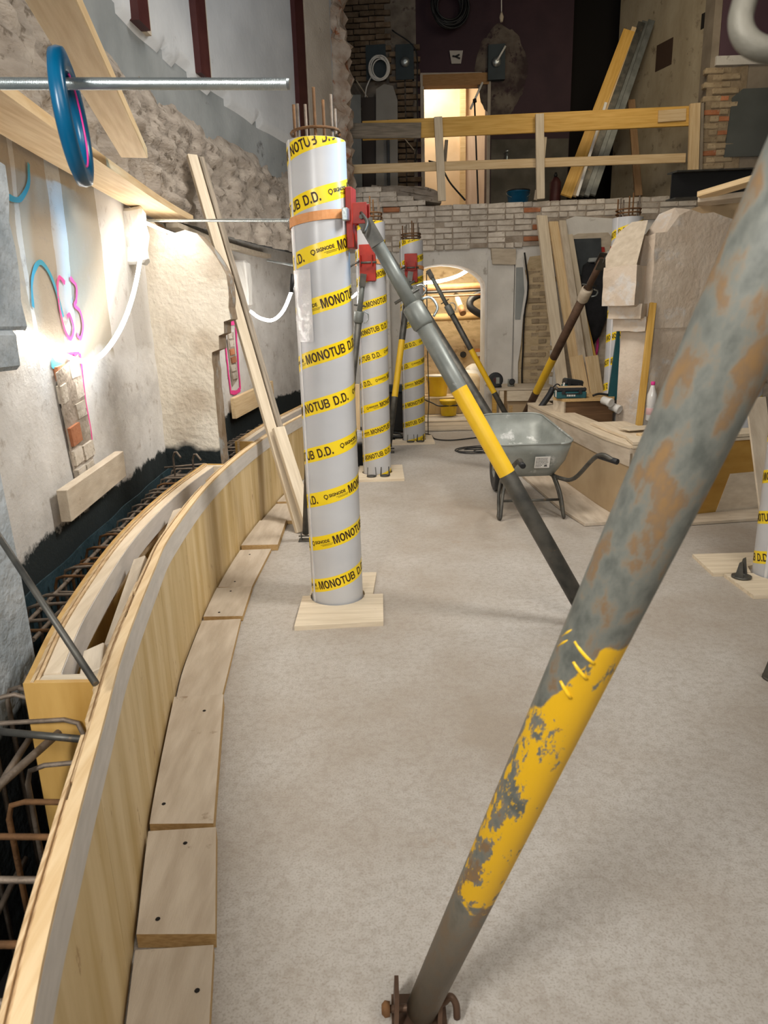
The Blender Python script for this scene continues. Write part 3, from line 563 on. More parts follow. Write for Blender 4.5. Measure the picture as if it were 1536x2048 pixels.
struct('wall_right_pier', pier(), M('rough_pier_plaster', (.58, .475, .375), (.72, .63, .53), 3, rough=.9, bump=.9, bsc=22, c3=(.66, .63, .60), t3=.60, s3=2.5))
bm = poly_prism([tuple(P(1211, 536, 7.0)), tuple(P(1272, 534, 6.74)), tuple(P(1296, 440, 6.86)), tuple(P(1264, 444, 7.02)), tuple(P(1238, 464, 7.06)), tuple(P(1211, 516, 7.02))], (.1, .3, 0)); struct('trim_28', bm, m_dusty)
struct('wall_right_masonry', wbox(3.45, 6.8, 7.3, 7.7, .0, 2.55), m_rough)
bm = poly_prism([(3.0, 7.1, 2.28), (3.6, 7.1, 2.45), (3.55, 7.1, 2.62), (3.2, 7.1, 2.6), (2.82, 7.1, 2.48)], (0, .4, 0)); struct('trim_29', bm, m_mdf)
# ================================================================== COLUMN FORMS
CR, CH, PITCH, TW, LP = .15, 2.5, .2545, .054, .542
def text_bm(s, size, width, x0, y0, bold=.012):
    cu = bpy.data.curves.new('t', 'FONT'); cu.body = s; cu.size = size; cu.resolution_u = 2; cu.offset = bold
    o = bpy.data.objects.new('t', cu); C.objects.link(o); me = bpy.data.meshes.new_from_object(o); bpy.data.objects.remove(o); bpy.data.curves.remove(cu)
    bm = bmesh.new(); bm.from_mesh(me); bpy.data.meshes.remove(me)
    xs = [v.co.x for v in bm.verts]; k = width / (max(xs) - min(xs)); m = min(xs)
    for v in bm.verts: v.co.x = x0 + (v.co.x - m) * k; v.co.y += y0
    return bm
def glyph(bm, ch, x, y, w_, h):
    P_ = lambda q: [bm.verts.new((x + w_ * a, y + h * b, 0)) for a, b in q]
    def arc(cx_, cy_, ro, so, ri, si, a0, a1, n=12):
        for i in range(n):
            t0, t1 = a0 + (a1 - a0) * i / n, a0 + (a1 - a0) * (i + 1) / n
            bm.faces.new(P_([(cx_ + ro * math.cos(t0), cy_ + so * math.sin(t0)), (cx_ + ro * math.cos(t1), cy_ + so * math.sin(t1)), (cx_ + ri * math.cos(t1), cy_ + si * math.sin(t1)), (cx_ + ri * math.cos(t0), cy_ + si * math.sin(t0))]))
    box = lambda x0, y0, x1, y1: bm.faces.new(P_([(x0, y0), (x1, y0), (x1, y1), (x0, y1)]))
    h2 = math.pi / 2
    if ch == 'M': box(0, 0, .2, 1); box(.8, 0, 1, 1); bm.faces.new(P_([(.12, 1), (.30, 1), (.575, 0), (.425, 0)])); bm.faces.new(P_([(.70, 1), (.88, 1), (.575, 0), (.425, 0)]))
    elif ch == 'N': box(0, 0, .23, 1); box(.77, 0, 1, 1); bm.faces.new(P_([(0, 1), (.26, 1), (1, 0), (.74, 0)]))
    elif ch == 'T': box(0, .82, 1, 1); box(.38, 0, .62, .82)
    elif ch == 'O': arc(.5, .5, .5, .51, .25, .33, 0, 4 * h2, 24)
    elif ch == 'U': box(0, .38, .24, 1); box(.76, .38, 1, 1); arc(.5, .38, .5, .40, .26, .21, 2 * h2, 4 * h2)
    elif ch == 'D': box(0, 0, .24, 1); box(.24, .83, .5, 1); box(.24, 0, .5, .17); arc(.5, .5, .5, .5, .26, .33, -h2, h2)
    elif ch == 'B': box(0, 0, .24, 1); box(.24, .84, .62, 1); box(.24, .43, .66, .58); box(.24, 0, .64, .16); arc(.62, .71, .34, .29, .11, .13, -h2, h2); arc(.64, .29, .36, .29, .12, .135, -h2, h2)
    elif ch == '.': box(0, 0, 1, .22)
def phrase():
    bm = bmesh.new(); x = .166; q_ = .885
    for ch, w_, gap in (('M', .040, .005), ('O', .036, .0045), ('N', .033, .0045), ('O', .036, .003), ('T', .030, .003), ('U', .033, .0045), ('B', .033, .028), ('D', .034, .004), ('.', .009, .007), ('D', .034, .004), ('.', .009, 0)):
        glyph(bm, ch, x, -.024, w_ * q_, .048); x += (w_ + gap) * q_
    parts = [text_bm('SIGNODE', .024, .098, .048, -.004, .0008)]
    for p in parts:
        me = bpy.data.meshes.new('t'); p.to_mesh(me); p.free(); bm.from_mesh(me); bpy.data.meshes.remove(me)
    for r0, r1, a0, a1 in ((.013, .0085, 0, 2 * math.pi),):        # round shield mark
        k = 16; A = [bm.verts.new((.030 + r0 * math.sin(t) , .003 + r0 * math.cos(t) - (.006 if abs(t - math.pi) < .3 else 0), 0)) for t in [2 * math.pi * i / k for i in range(k)]]
        B = [bm.verts.new((.030 + r1 * math.sin(t), .003 + r1 * math.cos(t), 0)) for t in [2 * math.pi * i / k for i in range(k)]]
        for i in range(k): bm.faces.new((A[i], A[(i + 1) % k], B[(i + 1) % k], B[i]))
    for (u0, u1, v0) in ((.085, .160, -.015), (.095, .15, -.0215)):   # two illegible small print lines
        u = u0
        while u < u1: 
            bm.faces.new([bm.verts.new(q) for q in ((u, v0, 0), (u + .004, v0, 0), (u + .004, v0 + .003, 0), (u, v0 + .003, 0))]); u += .006
    bmesh.ops.triangulate(bm, faces=bm.faces[:])
    u = .01
    while u < .6:
        bmesh.ops.bisect_plane(bm, geom=bm.verts[:] + bm.edges[:] + bm.faces[:], plane_co=(u, 0, 0), plane_no=(1, 0, 0)); u += .012
    bmesh.ops.triangulate(bm, faces=bm.faces[:])
    me = bpy.data.meshes.new('phrase'); bm.to_mesh(me); bm.free(); return me
PH = phrase(); PV = [v.co.copy() for v in PH.vertices]; PF = [tuple(p.vertices) for p in PH.polygons]
slope = PITCH / (2 * math.pi * CR); cs = 1 / math.hypot(1, slope); sn = slope * cs
def helix(u, v, r, th0, z0):
    """tape coordinates -> local column coordinates; u runs along the tape, rising to the right as seen from outside"""
    s, z = u * cs - v * sn, u * sn + v * cs; th = th0 + s / CR
    return V((r * math.cos(th), r * math.sin(th), z0 + z))
def column(name, loc, label, th_face, zlow, phase, rebar=True, lean=(0, 0), H=CH):
    """phase = text offset at the point of the tape facing the viewer at height zlow"""
    t = thing(name, (*loc, 0), label, 'column', 'cardboard column forms wrapped in yellow tape'); B = WM[t]
    pr = [(CR - .006, .012), (CR, .012), (CR, H), (CR - .008, H), (CR - .008, H - .02)]
    o = obj('tube', bmlathe([(CR, .012), (CR, H * .25), (CR, H * .5), (CR, H * .75), (CR, H), (CR - .007, H), (CR - .007, H - .05)], (0, 0, 0), 48), m_tube, t, mw=B, smooth='auto')
    tot = (H + .3) / sn; u0 = -(zlow + .1) / sn; bm = bmesh.new(); prev = None; n = int(tot / .03)
    for i in range(n + 1):
        u = u0 + tot * i / n; row = []
        for v in (-TW / 2 - .012, TW / 2 + .012):
            p = helix(u, v, CR + .0007, th_face, zlow); row.append(p)
        if max(p.z for p in row) > H or min(p.z for p in row) < .013:
            row = [V((p.x, p.y, min(max(p.z, .013), H - .001))) for p in row]
        row = [bm.verts.new(p) for p in row]
        if prev:
            f = bm.faces.new((prev[0], row[0], row[1], prev[1])); f.smooth = True
        prev = row
    tp = obj('tape', bm, m_tape, t, mw=B)
    bm = bmesh.new(); k0 = int(math.floor((u0 + phase) / LP)) - 1
    for k in range(k0, k0 + int(tot / LP) + 3):
        pts = [helix(q.x + k * LP - phase, q.y, CR + .0016, th_face, zlow) for q in PV]; vs = [bm.verts.new(p) for p in pts]
        for f in PF:
            z = [pts[i].z for i in f]
            if min(z) > .014 and max(z) < H - .001: bm.faces.new([vs[i] for i in f])
    bmesh.ops.delete(bm, geom=[v for v in bm.verts if not v.link_faces], context='VERTS')
    me = bpy.data.meshes.new('lettering'); bm.to_mesh(me); bm.free()
    obj('lettering', me, m_ink, tp, mw=B)['kind'] = 'stuff'
    seam = obj('plastic_seam', poly_prism([B @ V((-CR * .87 - .004, -CR * .5, .02)), B @ V((-CR * .83, -CR * .56 - .004, .02)), B @ V((-CR * .83, -CR * .56 - .004, H)), B @ V((-CR * .87 - .004, -CR * .5, H))], (.002, .003, 0)), m_plastic, t)
    if rebar:
        for i in range(7):
            a = 2 * math.pi * i / 7 + .3; q = V((loc[0] + .105 * math.cos(a), loc[1] + .105 * math.sin(a), 0))
            tube('rebar', [q + V((0, 0, H - .3)), q + V((0, 0, H + .16 + .06 * ((i * 3) % 4) / 3))], .008, m_rust if i % 2 else m_rebar, t, 7)
        for zz in ((H + .03, H + .065) if loc[1] > 5 else (H + .035,)):
            tube('rebar_hoop', [V((loc[0] + .122 * math.cos(a), loc[1] + .122 * math.sin(a), zz + .014 * a / 6.6)) for a in [.33 * i for i in range(21)]], .007, m_rust, t, 7)
    return t
# facing angle: towards the camera at the origin
def face(loc): return math.atan2(-loc[1], -loc[0])
C1, C2, C3, C4, C5, C6 = (-.29, 3.9), (-.06, 7.39), (.44, 9.45), (2.44, 4.07), (3.33, 6.45), (2.56, 7.62)
k_lab = 'white column form with yellow lettered tape, '
column('column_form', C1, k_lab + 'nearest and largest, left of the middle', face(C1), .165, .285, H=2.47)
column('column_form', C2, k_lab + 'second in the left row, behind the nearest', face(C2), .235, .33, H=2.53)
column('column_form', C3, k_lab + 'third in the left row, beside the arch', face(C3), .27, .36, H=2.56)
column('column_form', C4, k_lab + 'cut by the right edge of the photo', face(C4), .17, .58)
column('column_form', C5, 'white column form seen as a sliver behind the column at the right edge', face(C5), .25, .3, False)
column('column_form', C6, 'white column form half hidden behind the rough plaster pier', face(C6), .12, .35, H=2.53)
def plate(cx, cy, sx, sy, label, rz=0, z=0, th=.022, mat=m_pale):
    bm = bmbox(sx, sy, th, .002, (0, 0, th / 2))
    o = obj('plywood_plate', bm, mat, None, mw=Matrix.Translation((cx, cy, z)) @ Matrix.Rotation(rz, 4, 'Z')); return tag(o, label, 'board', 'plywood plates around the column feet')
def holed(cx, cy, x0, x1, y0, y1, label, th=.024):
    """half plate with a half round cut-out around the column at (cx, cy)"""
    r = CR + .012; up = y1 > cy + .1
    if up: pts = [(x0, cy + .005), (cx - r, cy + .005)] + [(cx - r * math.cos(a), cy + .005 + r * math.sin(a)) for a in [math.pi * i / 14 for i in range(1, 14)]] + [(cx + r, cy + .005), (x1, cy + .005), (x1, y1), (x0, y1)]
    else: pts = [(x0, y0), (x1, y0), (x1, cy), (cx + r, cy)] + [(cx + r * math.cos(a), cy - r * math.sin(a)) for a in [math.pi * i / 14 for i in range(1, 14)]] + [(cx - r, cy), (x0, cy)]
    o = obj('plywood_plate', poly_prism([(x, y, .0) for x, y in pts], (0, 0, th)), m_pale); return tag(o, label, 'board', 'plywood plates around the column feet')
holed(*C1, -.53, -.02, 3.52, 9, 'pale plywood half plate in front of the nearest column foot') if False else None
tag(obj('plywood_plate', poly_prism([(x, y, 0) for x, y in [(-.50, 3.47), (-.02, 3.50), (-.02, 3.90), (C1[0] + .162, 3.90)] + [(C1[0] + .162 * math.cos(a), 3.90 - .162 * math.sin(a)) for a in [math.pi * i / 14 for i in range(1, 14)]] + [(C1[0] - .162, 3.90), (-.50, 3.90)]], (0, 0, .026)), m_pale), 'pale plywood half plate in front of the nearest column foot, printed edge', 'board', 'plywood plates around the column feet')
o = tag(obj('plywood_plate', poly_prism([(x, y, 0) for x, y in [(-.46, 3.91), (C1[0] - .162, 3.91)] + [(C1[0] - .162 * math.cos(a), 3.91 + .162 * math.sin(a)) for a in [math.pi * i / 14 for i in range(1, 14)]] + [(C1[0] + .162, 3.91), (-.08, 3.91), (-.06, 4.28), (-.46, 4.28)]], (0, 0, .024)), m_pale), 'pale plywood half plate behind the nearest column foot', 'board', 'plywood plates around the column feet')
holed(*C2, -.30, .22, 7.02, 7.39, 'plywood half plate in front of the second column foot')
holed(*C2, -.26, .22, 7.4, 7.75, 'plywood half plate behind the second column foot')
holed(*C3, .13, .70, 9.15, 9.45, 'plywood half plate in front of the third column foot beside the arch')
holed(*C3, .18, .70, 9.46, 9.78, 'plywood half plate behind the third column foot beside the arch')
holed(*C4, 2.10, 2.8, 3.72, 4.07, 'plywood half plate in front of the column at the right edge')
tag(obj('plywood_plate', poly_prism([(2.04, 4.09, 0), (C4[0] - .166, 4.09, 0), (C4[0] - .13, 4.2, 0), (C4[0], 4.26, 0), (2.8, 4.26, 0), (2.8, 4.46, 0), (2.07, 4.46, 0)], (0, 0, .022)), m_pale), 'plywood half plate behind the column at the right edge', 'board', 'plywood plates around the column feet')
def foot_bracket(loc, rz, label, s=1.0):
    t = thing('anchor_bracket', loc, label, 'bracket', 'steel anchor brackets at the column feet', rz); B = WM[t]
    obj('base_plate', bmlathe([(.05 * s, 0), (.05 * s, .010), (.022 * s, .016), (.020 * s, .010)], (0, 0, 0), 16), m_darksteel, t, mw=B)
    for sx in (-1, 1):
        obj('ear', poly_prism([(sx * .045 * s, -.02, .005), (sx * .045 * s, .03, .005), (sx * .040 * s, .012, .09 * s), (sx * .040 * s, -.004, .10 * s)], (.008, 0, 0)), m_darksteel, t, mw=B)
    return t
for i, (dx, dy, rz, s) in enumerate([(-.06, -.235, 0, 1.0), (.08, -.225, .2, 1.0)]): foot_bracket((C2[0] + dx, C2[1] + dy, .026), rz, 'steel anchor bracket at the second column foot, %s one' % ('left', 'right')[i], s)
for i, (dx, dy, rz, s) in enumerate([(-.06, -.225, 0, 1.0), (.07, -.215, .2, 1.0)]): foot_bracket((C3[0] + dx, C3[1] + dy, .026), rz, 'steel anchor bracket at the third column foot, %s one' % ('left', 'right')[i], s)
foot_bracket((2.17, 4.0, .026), .9, 'dark steel anchor bracket left of the column at the right edge', 1.15)
foot_bracket((1.73, 2.82, .0), .4, 'small rusty anchor bracket on the floor at the right edge', 1.0)
# ================================================================== PROPS
def m_p0():
    m, nt, b = nodes('worn_prop_paint'); L = nt.links; b.inputs['Roughness'].default_value = .55; b.inputs['Metallic'].default_value = .1
    tc = N(nt, 'ShaderNodeTexCoord'); sp = N(nt, 'ShaderNodeSeparateXYZ'); L.new(tc.outputs['Object'], sp.inputs[0])
    n1 = N(nt, 'ShaderNodeTexNoise', i_Scale=27.0, i_Detail=8.0, i_Roughness=.6); mp = N(nt, 'ShaderNodeMapping'); mp.inputs[3].default_value = (.55, 1, 1); L.new(tc.outputs['Object'], mp.inputs[0]); L.new(mp.outputs[0], n1.inputs['Vector'])
    g = ramp(nt, [(.34, (.095, .103, .092)), (.49, (.165, .172, .152)), (.54, (.20, .175, .135)), (.59, (.20, .135, .08)), (.67, (.25, .15, .065))]); L.new(n1.outputs[0], g.inputs[0])
    # dirt brown towards the foot
    md = N(nt, 'ShaderNodeMapRange'); md.inputs[1].default_value = .62; md.inputs[2].default_value = .45; L.new(sp.outputs[0], md.inputs[0]); md.inputs[4].default_value = .8
    c = mixc(nt, md.outputs[0], g.outputs[0], (.15, .12, .085))
    # yellow coat with ragged limits: bottom from .36, top climbing on the right hand side of the tube
    n2 = N(nt, 'ShaderNodeTexNoise', i_Scale=30.0, i_Detail=6.0); L.new(tc.outputs['Object'], n2.inputs['Vector'])
    a0_ = N(nt, 'ShaderNodeMath', operation='MULTIPLY'); a0_.inputs[1].default_value = 3.4; L.new(sp.outputs[1], a0_.inputs[0]); am = N(nt, 'ShaderNodeMath', operation='MINIMUM'); am.inputs[1].default_value = .055; L.new(a0_.outputs[0], am.inputs[0]); a1 = N(nt, 'ShaderNodeMath', operation='SUBTRACT'); L.new(sp.outputs[0], a1.inputs[0]); L.new(am.outputs[0], a1.inputs[1])
    a2 = N(nt, 'ShaderNodeMath', operation='MULTIPLY_ADD'); a2.inputs[1].default_value = .06; L.new(n2.outputs[0], a2.inputs[0]); L.new(a1.outputs[0], a2.inputs[2])
    top = N(nt, 'ShaderNodeMapRange'); top.inputs[1].default_value = 1.250; top.inputs[2].default_value = 1.242; L.new(a2.outputs[0], top.inputs[0])
    a3 = N(nt, 'ShaderNodeMath', operation='MULTIPLY_ADD'); a3.inputs[1].default_value = .12; L.new(n2.outputs[0], a3.inputs[0]); L.new(sp.outputs[0], a3.inputs[2])
    botm = N(nt, 'ShaderNodeMapRange'); botm.inputs[1].default_value = .625; botm.inputs[2].default_value = .635; L.new(a3.outputs[0], botm.inputs[0])
    n3 = N(nt, 'ShaderNodeTexNoise', i_Scale=30.0, i_Detail=8.0, i_Roughness=.7); mp3 = N(nt, 'ShaderNodeMapping'); mp3.inputs[3].default_value = (.45, 1, 1); L.new(tc.outputs['Object'], mp3.inputs[0]); L.new(mp3.outputs[0], n3.inputs['Vector'])
    wl_ = N(nt, 'ShaderNodeMapRange'); wl_.inputs[1].default_value = .015; wl_.inputs[2].default_value = -.012; wl_.inputs[3].default_value = 0; wl_.inputs[4].default_value = .11; L.new(sp.outputs[1], wl_.inputs[0])
    ad = N(nt, 'ShaderNodeMath', operation='ADD'); L.new(n3.outputs[0], ad.inputs[0]); L.new(wl_.outputs[0], ad.inputs[1])
    sc = N(nt, 'ShaderNodeMapRange'); sc.inputs[1].default_value = .62; sc.inputs[2].default_value = .59; L.new(ad.outputs[0], sc.inputs[0])
    m1 = N(nt, 'ShaderNodeMath', operation='MULTIPLY'); L.new(top.outputs[0], m1.inputs[0]); L.new(botm.outputs[0], m1.inputs[1])
    m2 = N(nt, 'ShaderNodeMath', operation='MULTIPLY'); L.new(m1.outputs[0], m2.inputs[0]); L.new(sc.outputs[0], m2.inputs[1])
    L.new(mixc(nt, m2.outputs[0], c, (.74, .43, .010)), b.inputs['Base Color'])
    bp = N(nt, 'ShaderNodeBump', i_Strength=.25, i_Distance=.004); L.new(n1.outputs[0], bp.inputs['Height']); L.new(bp.outputs[0], b.inputs['Normal']); return m
def lerp(a, b, t): return V(a).lerp(V(b), t)
def prop(label, foot, head, r, band, cols, coll=.2, inner=.72, tilt_foot=True, name='push_pull_prop', handles=True):
    """steel prop: outer tube in three paint zones (band = fractions from the foot), inner tube, collar, handle, foot, head fork"""
    foot, head = V(foot), V(head); t = thing(name, (foot.x, foot.y, 0), label, 'prop', 'steel push-pull props bracing the columns')
    d = (head - foot).normalized(); top = 1 - coll; a, b_ = band
    fr = [.02, a, a + .001, b_, b_ + .001, top]; zone = [0, 0, 1, 1, 2]
    o = tube('outer_tube', [lerp(foot, head, f) for f in fr], r, list(cols), t, 18, zone)
    o['label'] = 'tube with a yellow painted band'
    tube('inner_tube', [lerp(foot, head, top - .02), lerp(foot, head, .985)], r * inner, m_greypaint if cols[2] is not m_brownsteel else m_brownsteel, t, 14)
    tube('collar', [lerp(foot, head, f) for f in (top - .055, top - .05, top - .005, top)], [r * 1.1, r * 1.25, r * 1.25, r * 1.05], m_greypaint if cols[2] is not m_brownsteel else m_dusty, t, 16)
    s = d.cross(V((0, 1, 0))).normalized(); q = lerp(foot, head, top)
    if handles: tube('handle', catmull([q - s * r * 1.3, q - s * r * 2.3 - d * .02, q - s * r * 2.4 - d * .08, q - s * r * 1.5 - d * .11], 4), r * .16, m_zinc, t, 6)
    tube('locking_pin', [q + d * .05 - s * r * 1.6, q + d * .05 + s * r * 1.6], r * .18, m_darksteel, t, 6)
    # foot: base plate and two ears around the tube end
    obj('foot_plate', bmbox(r * 4, r * 3.2, .008, .001, (foot.x, foot.y, .0045 + foot.z - foot.z)), m_darksteel, t)
    y_ = V((0, 1, 0)) - d * d.y; y_.normalize()
    for e in (-1, 1): obj('foot_ear', poly_prism([V((foot.x + e * r * 1.15, foot.y - r, .008)), V((foot.x + e * r * 1.15, foot.y + r, .008)), V((foot.x + e * r * 1.15, foot.y + r * .5, .008 + r * 2.2)), V((foot.x + e * r * 1.15, foot.y - r * .5, .008 + r * 2.2))], (e * .006, 0, 0)), m_darksteel, t)
    tube('foot_pin', [V((foot.x - r * 2, foot.y, .01 + r)), V((foot.x + r * 2, foot.y, .01 + r))], r * .2, m_darksteel, t, 8)
    for e in (-1, 1): obj('head_ear', poly_prism([head + y_ * e * r * .8 + s * r * .8, head + y_ * e * r * .8 - s * r * .8, head + y_ * e * r * .8 - s * r * .8 - d * r * 3, head + y_ * e * r * .8 + s * r * .8 - d * r * 3], y_ * e * .006), m_darksteel, t)
    return t
def clamp(col, H_, ang, label, ht=.3, wd=.10):
    """red steel bearing plate on the column, held by an orange ratchet strap"""
    x, y = col; c, s_ = math.cos(ang), math.sin(ang); B = Matrix.Translation((x, y, H_)) @ Matrix.Rotation(ang, 4, 'Z')
    t = bpy.data.objects.new('column_clamp', None); C.objects.link(t); place(t, B); tag(t, label, 'clamp', 'red column clamps')
    o1 = obj('bearing_channel', bmbox(.035, wd, ht, .004, (CR + .02, 0, 0)), m_red, t, mw=B.copy())
    for e in (-1, 1): obj('cheek', bmbox(.075, .008, .10, .002, (CR + .072, e * wd * .36, .02)), m_red, t, mw=B.copy())
    obj('pin', bmtube([(CR + .085, -wd * .62, .0), (CR + .085, wd * .62, .0)], .011, 8), m_darksteel, t, mw=B.copy())
    obj('lever', bmtube(catmull([(CR + .08, -wd * .4, .02), (CR + .12, -wd * .9, -.03), (CR + .11, -wd * 1.3, -.085)], 4), .009, 6), m_darksteel, t, mw=B.copy())
    bm = bmesh.new(); n = 40; R_ = []
    for i in range(n + 1):
        a = .36 + (2 * math.pi - .72) * i / n; r = CR + .004
        R_.append([bm.verts.new((r * math.cos(a) , r * math.sin(a), z + .018 * math.cos(a))) for z in (-.022, .022)] + [bm.verts.new(((r + .003) * math.cos(a), (r + .003) * math.sin(a), z + .018 * math.cos(a))) for z in (.022, -.022)])
    for a, b_ in zip(R_, R_[1:]):
        for k in range(4): bm.faces.new((a[k], a[(k + 1) % 4], b_[(k + 1) % 4], b_[k]))
    obj('ratchet_strap', bm, m_strap, t, mw=B.copy())['label'] = 'orange ratchet strap'
    obj('ratchet', bmbox(.03, .05, .06, .004, (CR * math.cos(.45) + .028, CR * math.sin(-.45) - .02, .01)), m_zinc, t, mw=B.copy()); return t
ld = (m_greypaint, m_yellow, m_darksteel)
# nearest prop, crossing the whole right half of the photo
f0, h0 = V((.055, 1.255, .045)), V((.585, .40, 2.60))
f0 = ray(838, 2028) * 1.66 + O_; a0 = ray(1427, 763) * .753 + O_; d0 = (a0 - f0).normalized()
t = thing('push_pull_prop', (f0.x, f0.y, 0), 'large blurred grey prop with rust and a ragged yellow band, closest to the viewer', 'prop', 'steel push-pull props bracing the columns')
side0 = V((1, 0, 0)); m0, L0 = frame(f0, f0 + d0 * 2.35, ray(1300, 900).cross(d0) * -1)
if m0.col[1].x < 0: m0, L0 = frame(f0, f0 + d0 * 2.35, ray(1300, 900).cross(d0))
o = obj('outer_tube', bmtube([(x, 0, 0) for x in (.03, .5, 1.0, 1.5, 1.7, 2.12)], [.036, .0385, .0415, .046, .047, .047], 32), m_p0(), t, mw=m0); o['label'] = 'grey tube with rust blotches and a ragged yellow band'
for x, y0, y1 in ((1.258, -.022, .012), (1.228, -.013, .012), (1.185, -.018, .004)): obj('paint_run', bmtube([(x - .006 * k, y0 + (y1 - y0) * k / 3, -math.sqrt(.0432 ** 2 - (y0 + (y1 - y0) * k / 3) ** 2)) for k in range(4)], [.0022, .003, .003, .003], 6), m_yellow, t, mw=m0)
for x in (1.27, 1.25): obj('paint_run', bmtube([(x, -.030, -.0305), (x - .012, -.0345, -.0255), (x - .03, -.039, -.017)], [.0012, .002, .0014], 6), m_yellow, t, mw=m0)
obj('inner_tube', bmtube([(2.08, 0, 0), (2.35, 0, 0)], .034, 20), m_zinc, t, mw=m0)
obj('collar', bmtube([(x, 0, 0) for x in (2.10, 2.11, 2.22, 2.23)], [.046, .052, .052, .046], 24), m_zinc, t, mw=m0)
obj('foot_ear', poly_prism([(f0.x - .050, f0.y - .05, .008), (f0.x - .050, f0.y + .05, .008), (f0.x - .046, f0.y + .03, .095), (f0.x - .046, f0.y - .03, .095)], (-.010, 0, 0)), m_brownsteel, t)
obj('foot_ear', poly_prism([(f0.x + .040, f0.y - .05, .008), (f0.x + .040, f0.y + .05, .008), (f0.x + .044, f0.y + .03, .08), (f0.x + .044, f0.y - .03, .08)], (.010, 0, 0)), m_brownsteel, t)
obj('foot_plate', bmbox(.13, .13, .009, .001, (f0.x, f0.y - .01, .005)), m_brownsteel, t)
tube('foot_pin', catmull([f0 + V((-.068, -.01, .03)), f0 + V((.045, -.01, .04)), f0 + V((.072, -.01, .062)), f0 + V((.086, -.015, .045)), f0 + V((.088, -.02, .01))], 5), .0085, m_brownsteel, t, 8)
obj('pin_head', bmlathe([(.016, 0), (.018, .012), (.010, .02)], f0 + V((-.068, -.01, .03)), 10, axis=(-1, 0, 0)), m_rust, t)
q = [ray(1590, 104) * .62 + O_, ray(1530, 100) * .62 + O_, ray(1494, 80) * .62 + O_, ray(1481, 45) * .62 + O_, ray(1490, 0) * .62 + O_, ray(1512, -70) * .62 + O_, ray(1640, -170) * .60 + O_]
tube('bent_handle', catmull(q, 8), .0105, M('dull_galvanised', (.11, .105, .085), (.17, .16, .13), 14, rough=.6, metal=.2, bump=.2), t, 16)['label'] = 'bent pale steel handle'
# prop of the nearest column
hC1 = P(731, 446, 3.86)
clamp(C1, hcol(C1, 440), -.22, 'red clamp with orange strap on the nearest column', .29, .09)
prop('long grey and yellow prop leaning from the nearest column in front of the wheelbarrow', G(1178, 1250) + V((0, 0, .03)), hC1, .045, (.375, .59), (m_darksteel, m_yellow, m_greypaint), .20, .78)
hC2 = V((C2[0] + .20, C2[1] - .16, 2.14)); clamp(C2, 2.14, -1.75, 'red clamp with orange strap on the second column', .34, .16)
prop('dark prop running parallel just behind the long yellow banded one', G(1043, 946) + V((0, 0, .03)), P(772, 508, 7.25), .060, (.01, .02), (m_darksteel, m_darksteel, m_darksteel), .16, .8)
prop('thin dark prop with yellow lower half between the nearest and second columns', G(684, 950) + V((0, 0, .03)), P(727, 548, 7.12), .038, (.0, .46), (m_yellow, m_yellow, m_darksteel), .17)
clamp(C3, 2.22, -1.65, 'red clamp with orange strap on the third column beside the arch', .34, .16)
prop('dark prop with yellow middle left of the third column beside the arch', G(776, 905) + V((0, 0, .03)), P(821, 545, 9.18), .040, (.30, .62), (m_darksteel, m_yellow, m_darksteel), .12)
prop('slim dark and yellow prop crossing in front of the lit arch', G(1037, 880) + V((0, 0, .03)), P(856, 540, 9.35), .036, (.28, .54), (m_darksteel, m_yellow, m_darksteel), .20)
prop('brown prop with yellow middle leaning left from the plaster pier', G(1036, 862) + V((0, 0, .03)), P(1208, 512, 7.55), .050, (.28, .50), (m_brownsteel, m_yellow, m_brownsteel), .14)
prop('dark prop standing behind the nearest column by the leaning boards', (-.60, 5.08, .03), (C1[0] - .05, C1[1] + .2, 1.9), .026, (.5, .51), (m_darksteel, m_darksteel, m_darksteel), .2)
clamp(C6, 2.18, -2.4, 'red clamp on the column behind the plaster pier', .2, .08)
# clear wrap patch on the nearest column
bm = bmesh.new(); rows = []
for i in range(9):
    a = face(C1) - 1.25 + .85 * i / 8; rows.append([bm.verts.new((C1[0] + (CR + .005 + .006 * nz(i, j, 1, .9)) * math.cos(a), C1[1] + (CR + .005 + .006 * nz(i, j, 1, .9)) * math.sin(a), 1.50 + .36 * j / 9)) for j in range(10)])
for a, b_ in zip(rows, rows[1:]):
    for j in range(9): bm.faces.new((a[j], b_[j], b_[j + 1], a[j + 1])).smooth = True
o = obj('plastic_sleeve', bm, m_plastic); tag(o, 'crinkled clear plastic sleeve taped on the left side of the nearest column', 'sleeve')
# ================================================================== CURVED FORMWORK ALONG THE LEFT
FH = .66
t = thing('curved_formwork', (-1.0, 3.2, 0), 'long curved plywood formwork wall with a laminated top, sweeping along the left', 'formwork')
ys = [-.3, .55, 1.40, 2.05, 2.75, 3.45, 4.15, 4.75, 5.4, 6.05, 6.7, 7.4, 8.1, 8.9]
for a, b in zip(ys, ys[1:]):
    sp = sub(FORM, a, b)
    if len(sp) < 2: continue
    pa, pb = at_y(FORM, a + .0015), at_y(FORM, b - .0015)
    sp = [pa] + [q for q in sp if a + .01 < q[0].y < b - .01] + [pb]
    obj('plywood_panel', sweep_rect(sp, -.018, 0, .004, FH - .10), m_ply, t)
obj('top_rail', sweep_rect(sub(FORM, -.35, 8.9), -.0255, .004, FH - .105, FH - .004), m_rail, t)
obj('top_strip', sweep_rect(sub(FORM, -.35, 8.9), -.0255, .0035, FH - .0035, FH + .008), m_pineY, t)
cuts = [(-.35, 1.3), (1.31, 2.2), (2.21, 4.0), (4.02, 6.3), (6.32, 8.9)]
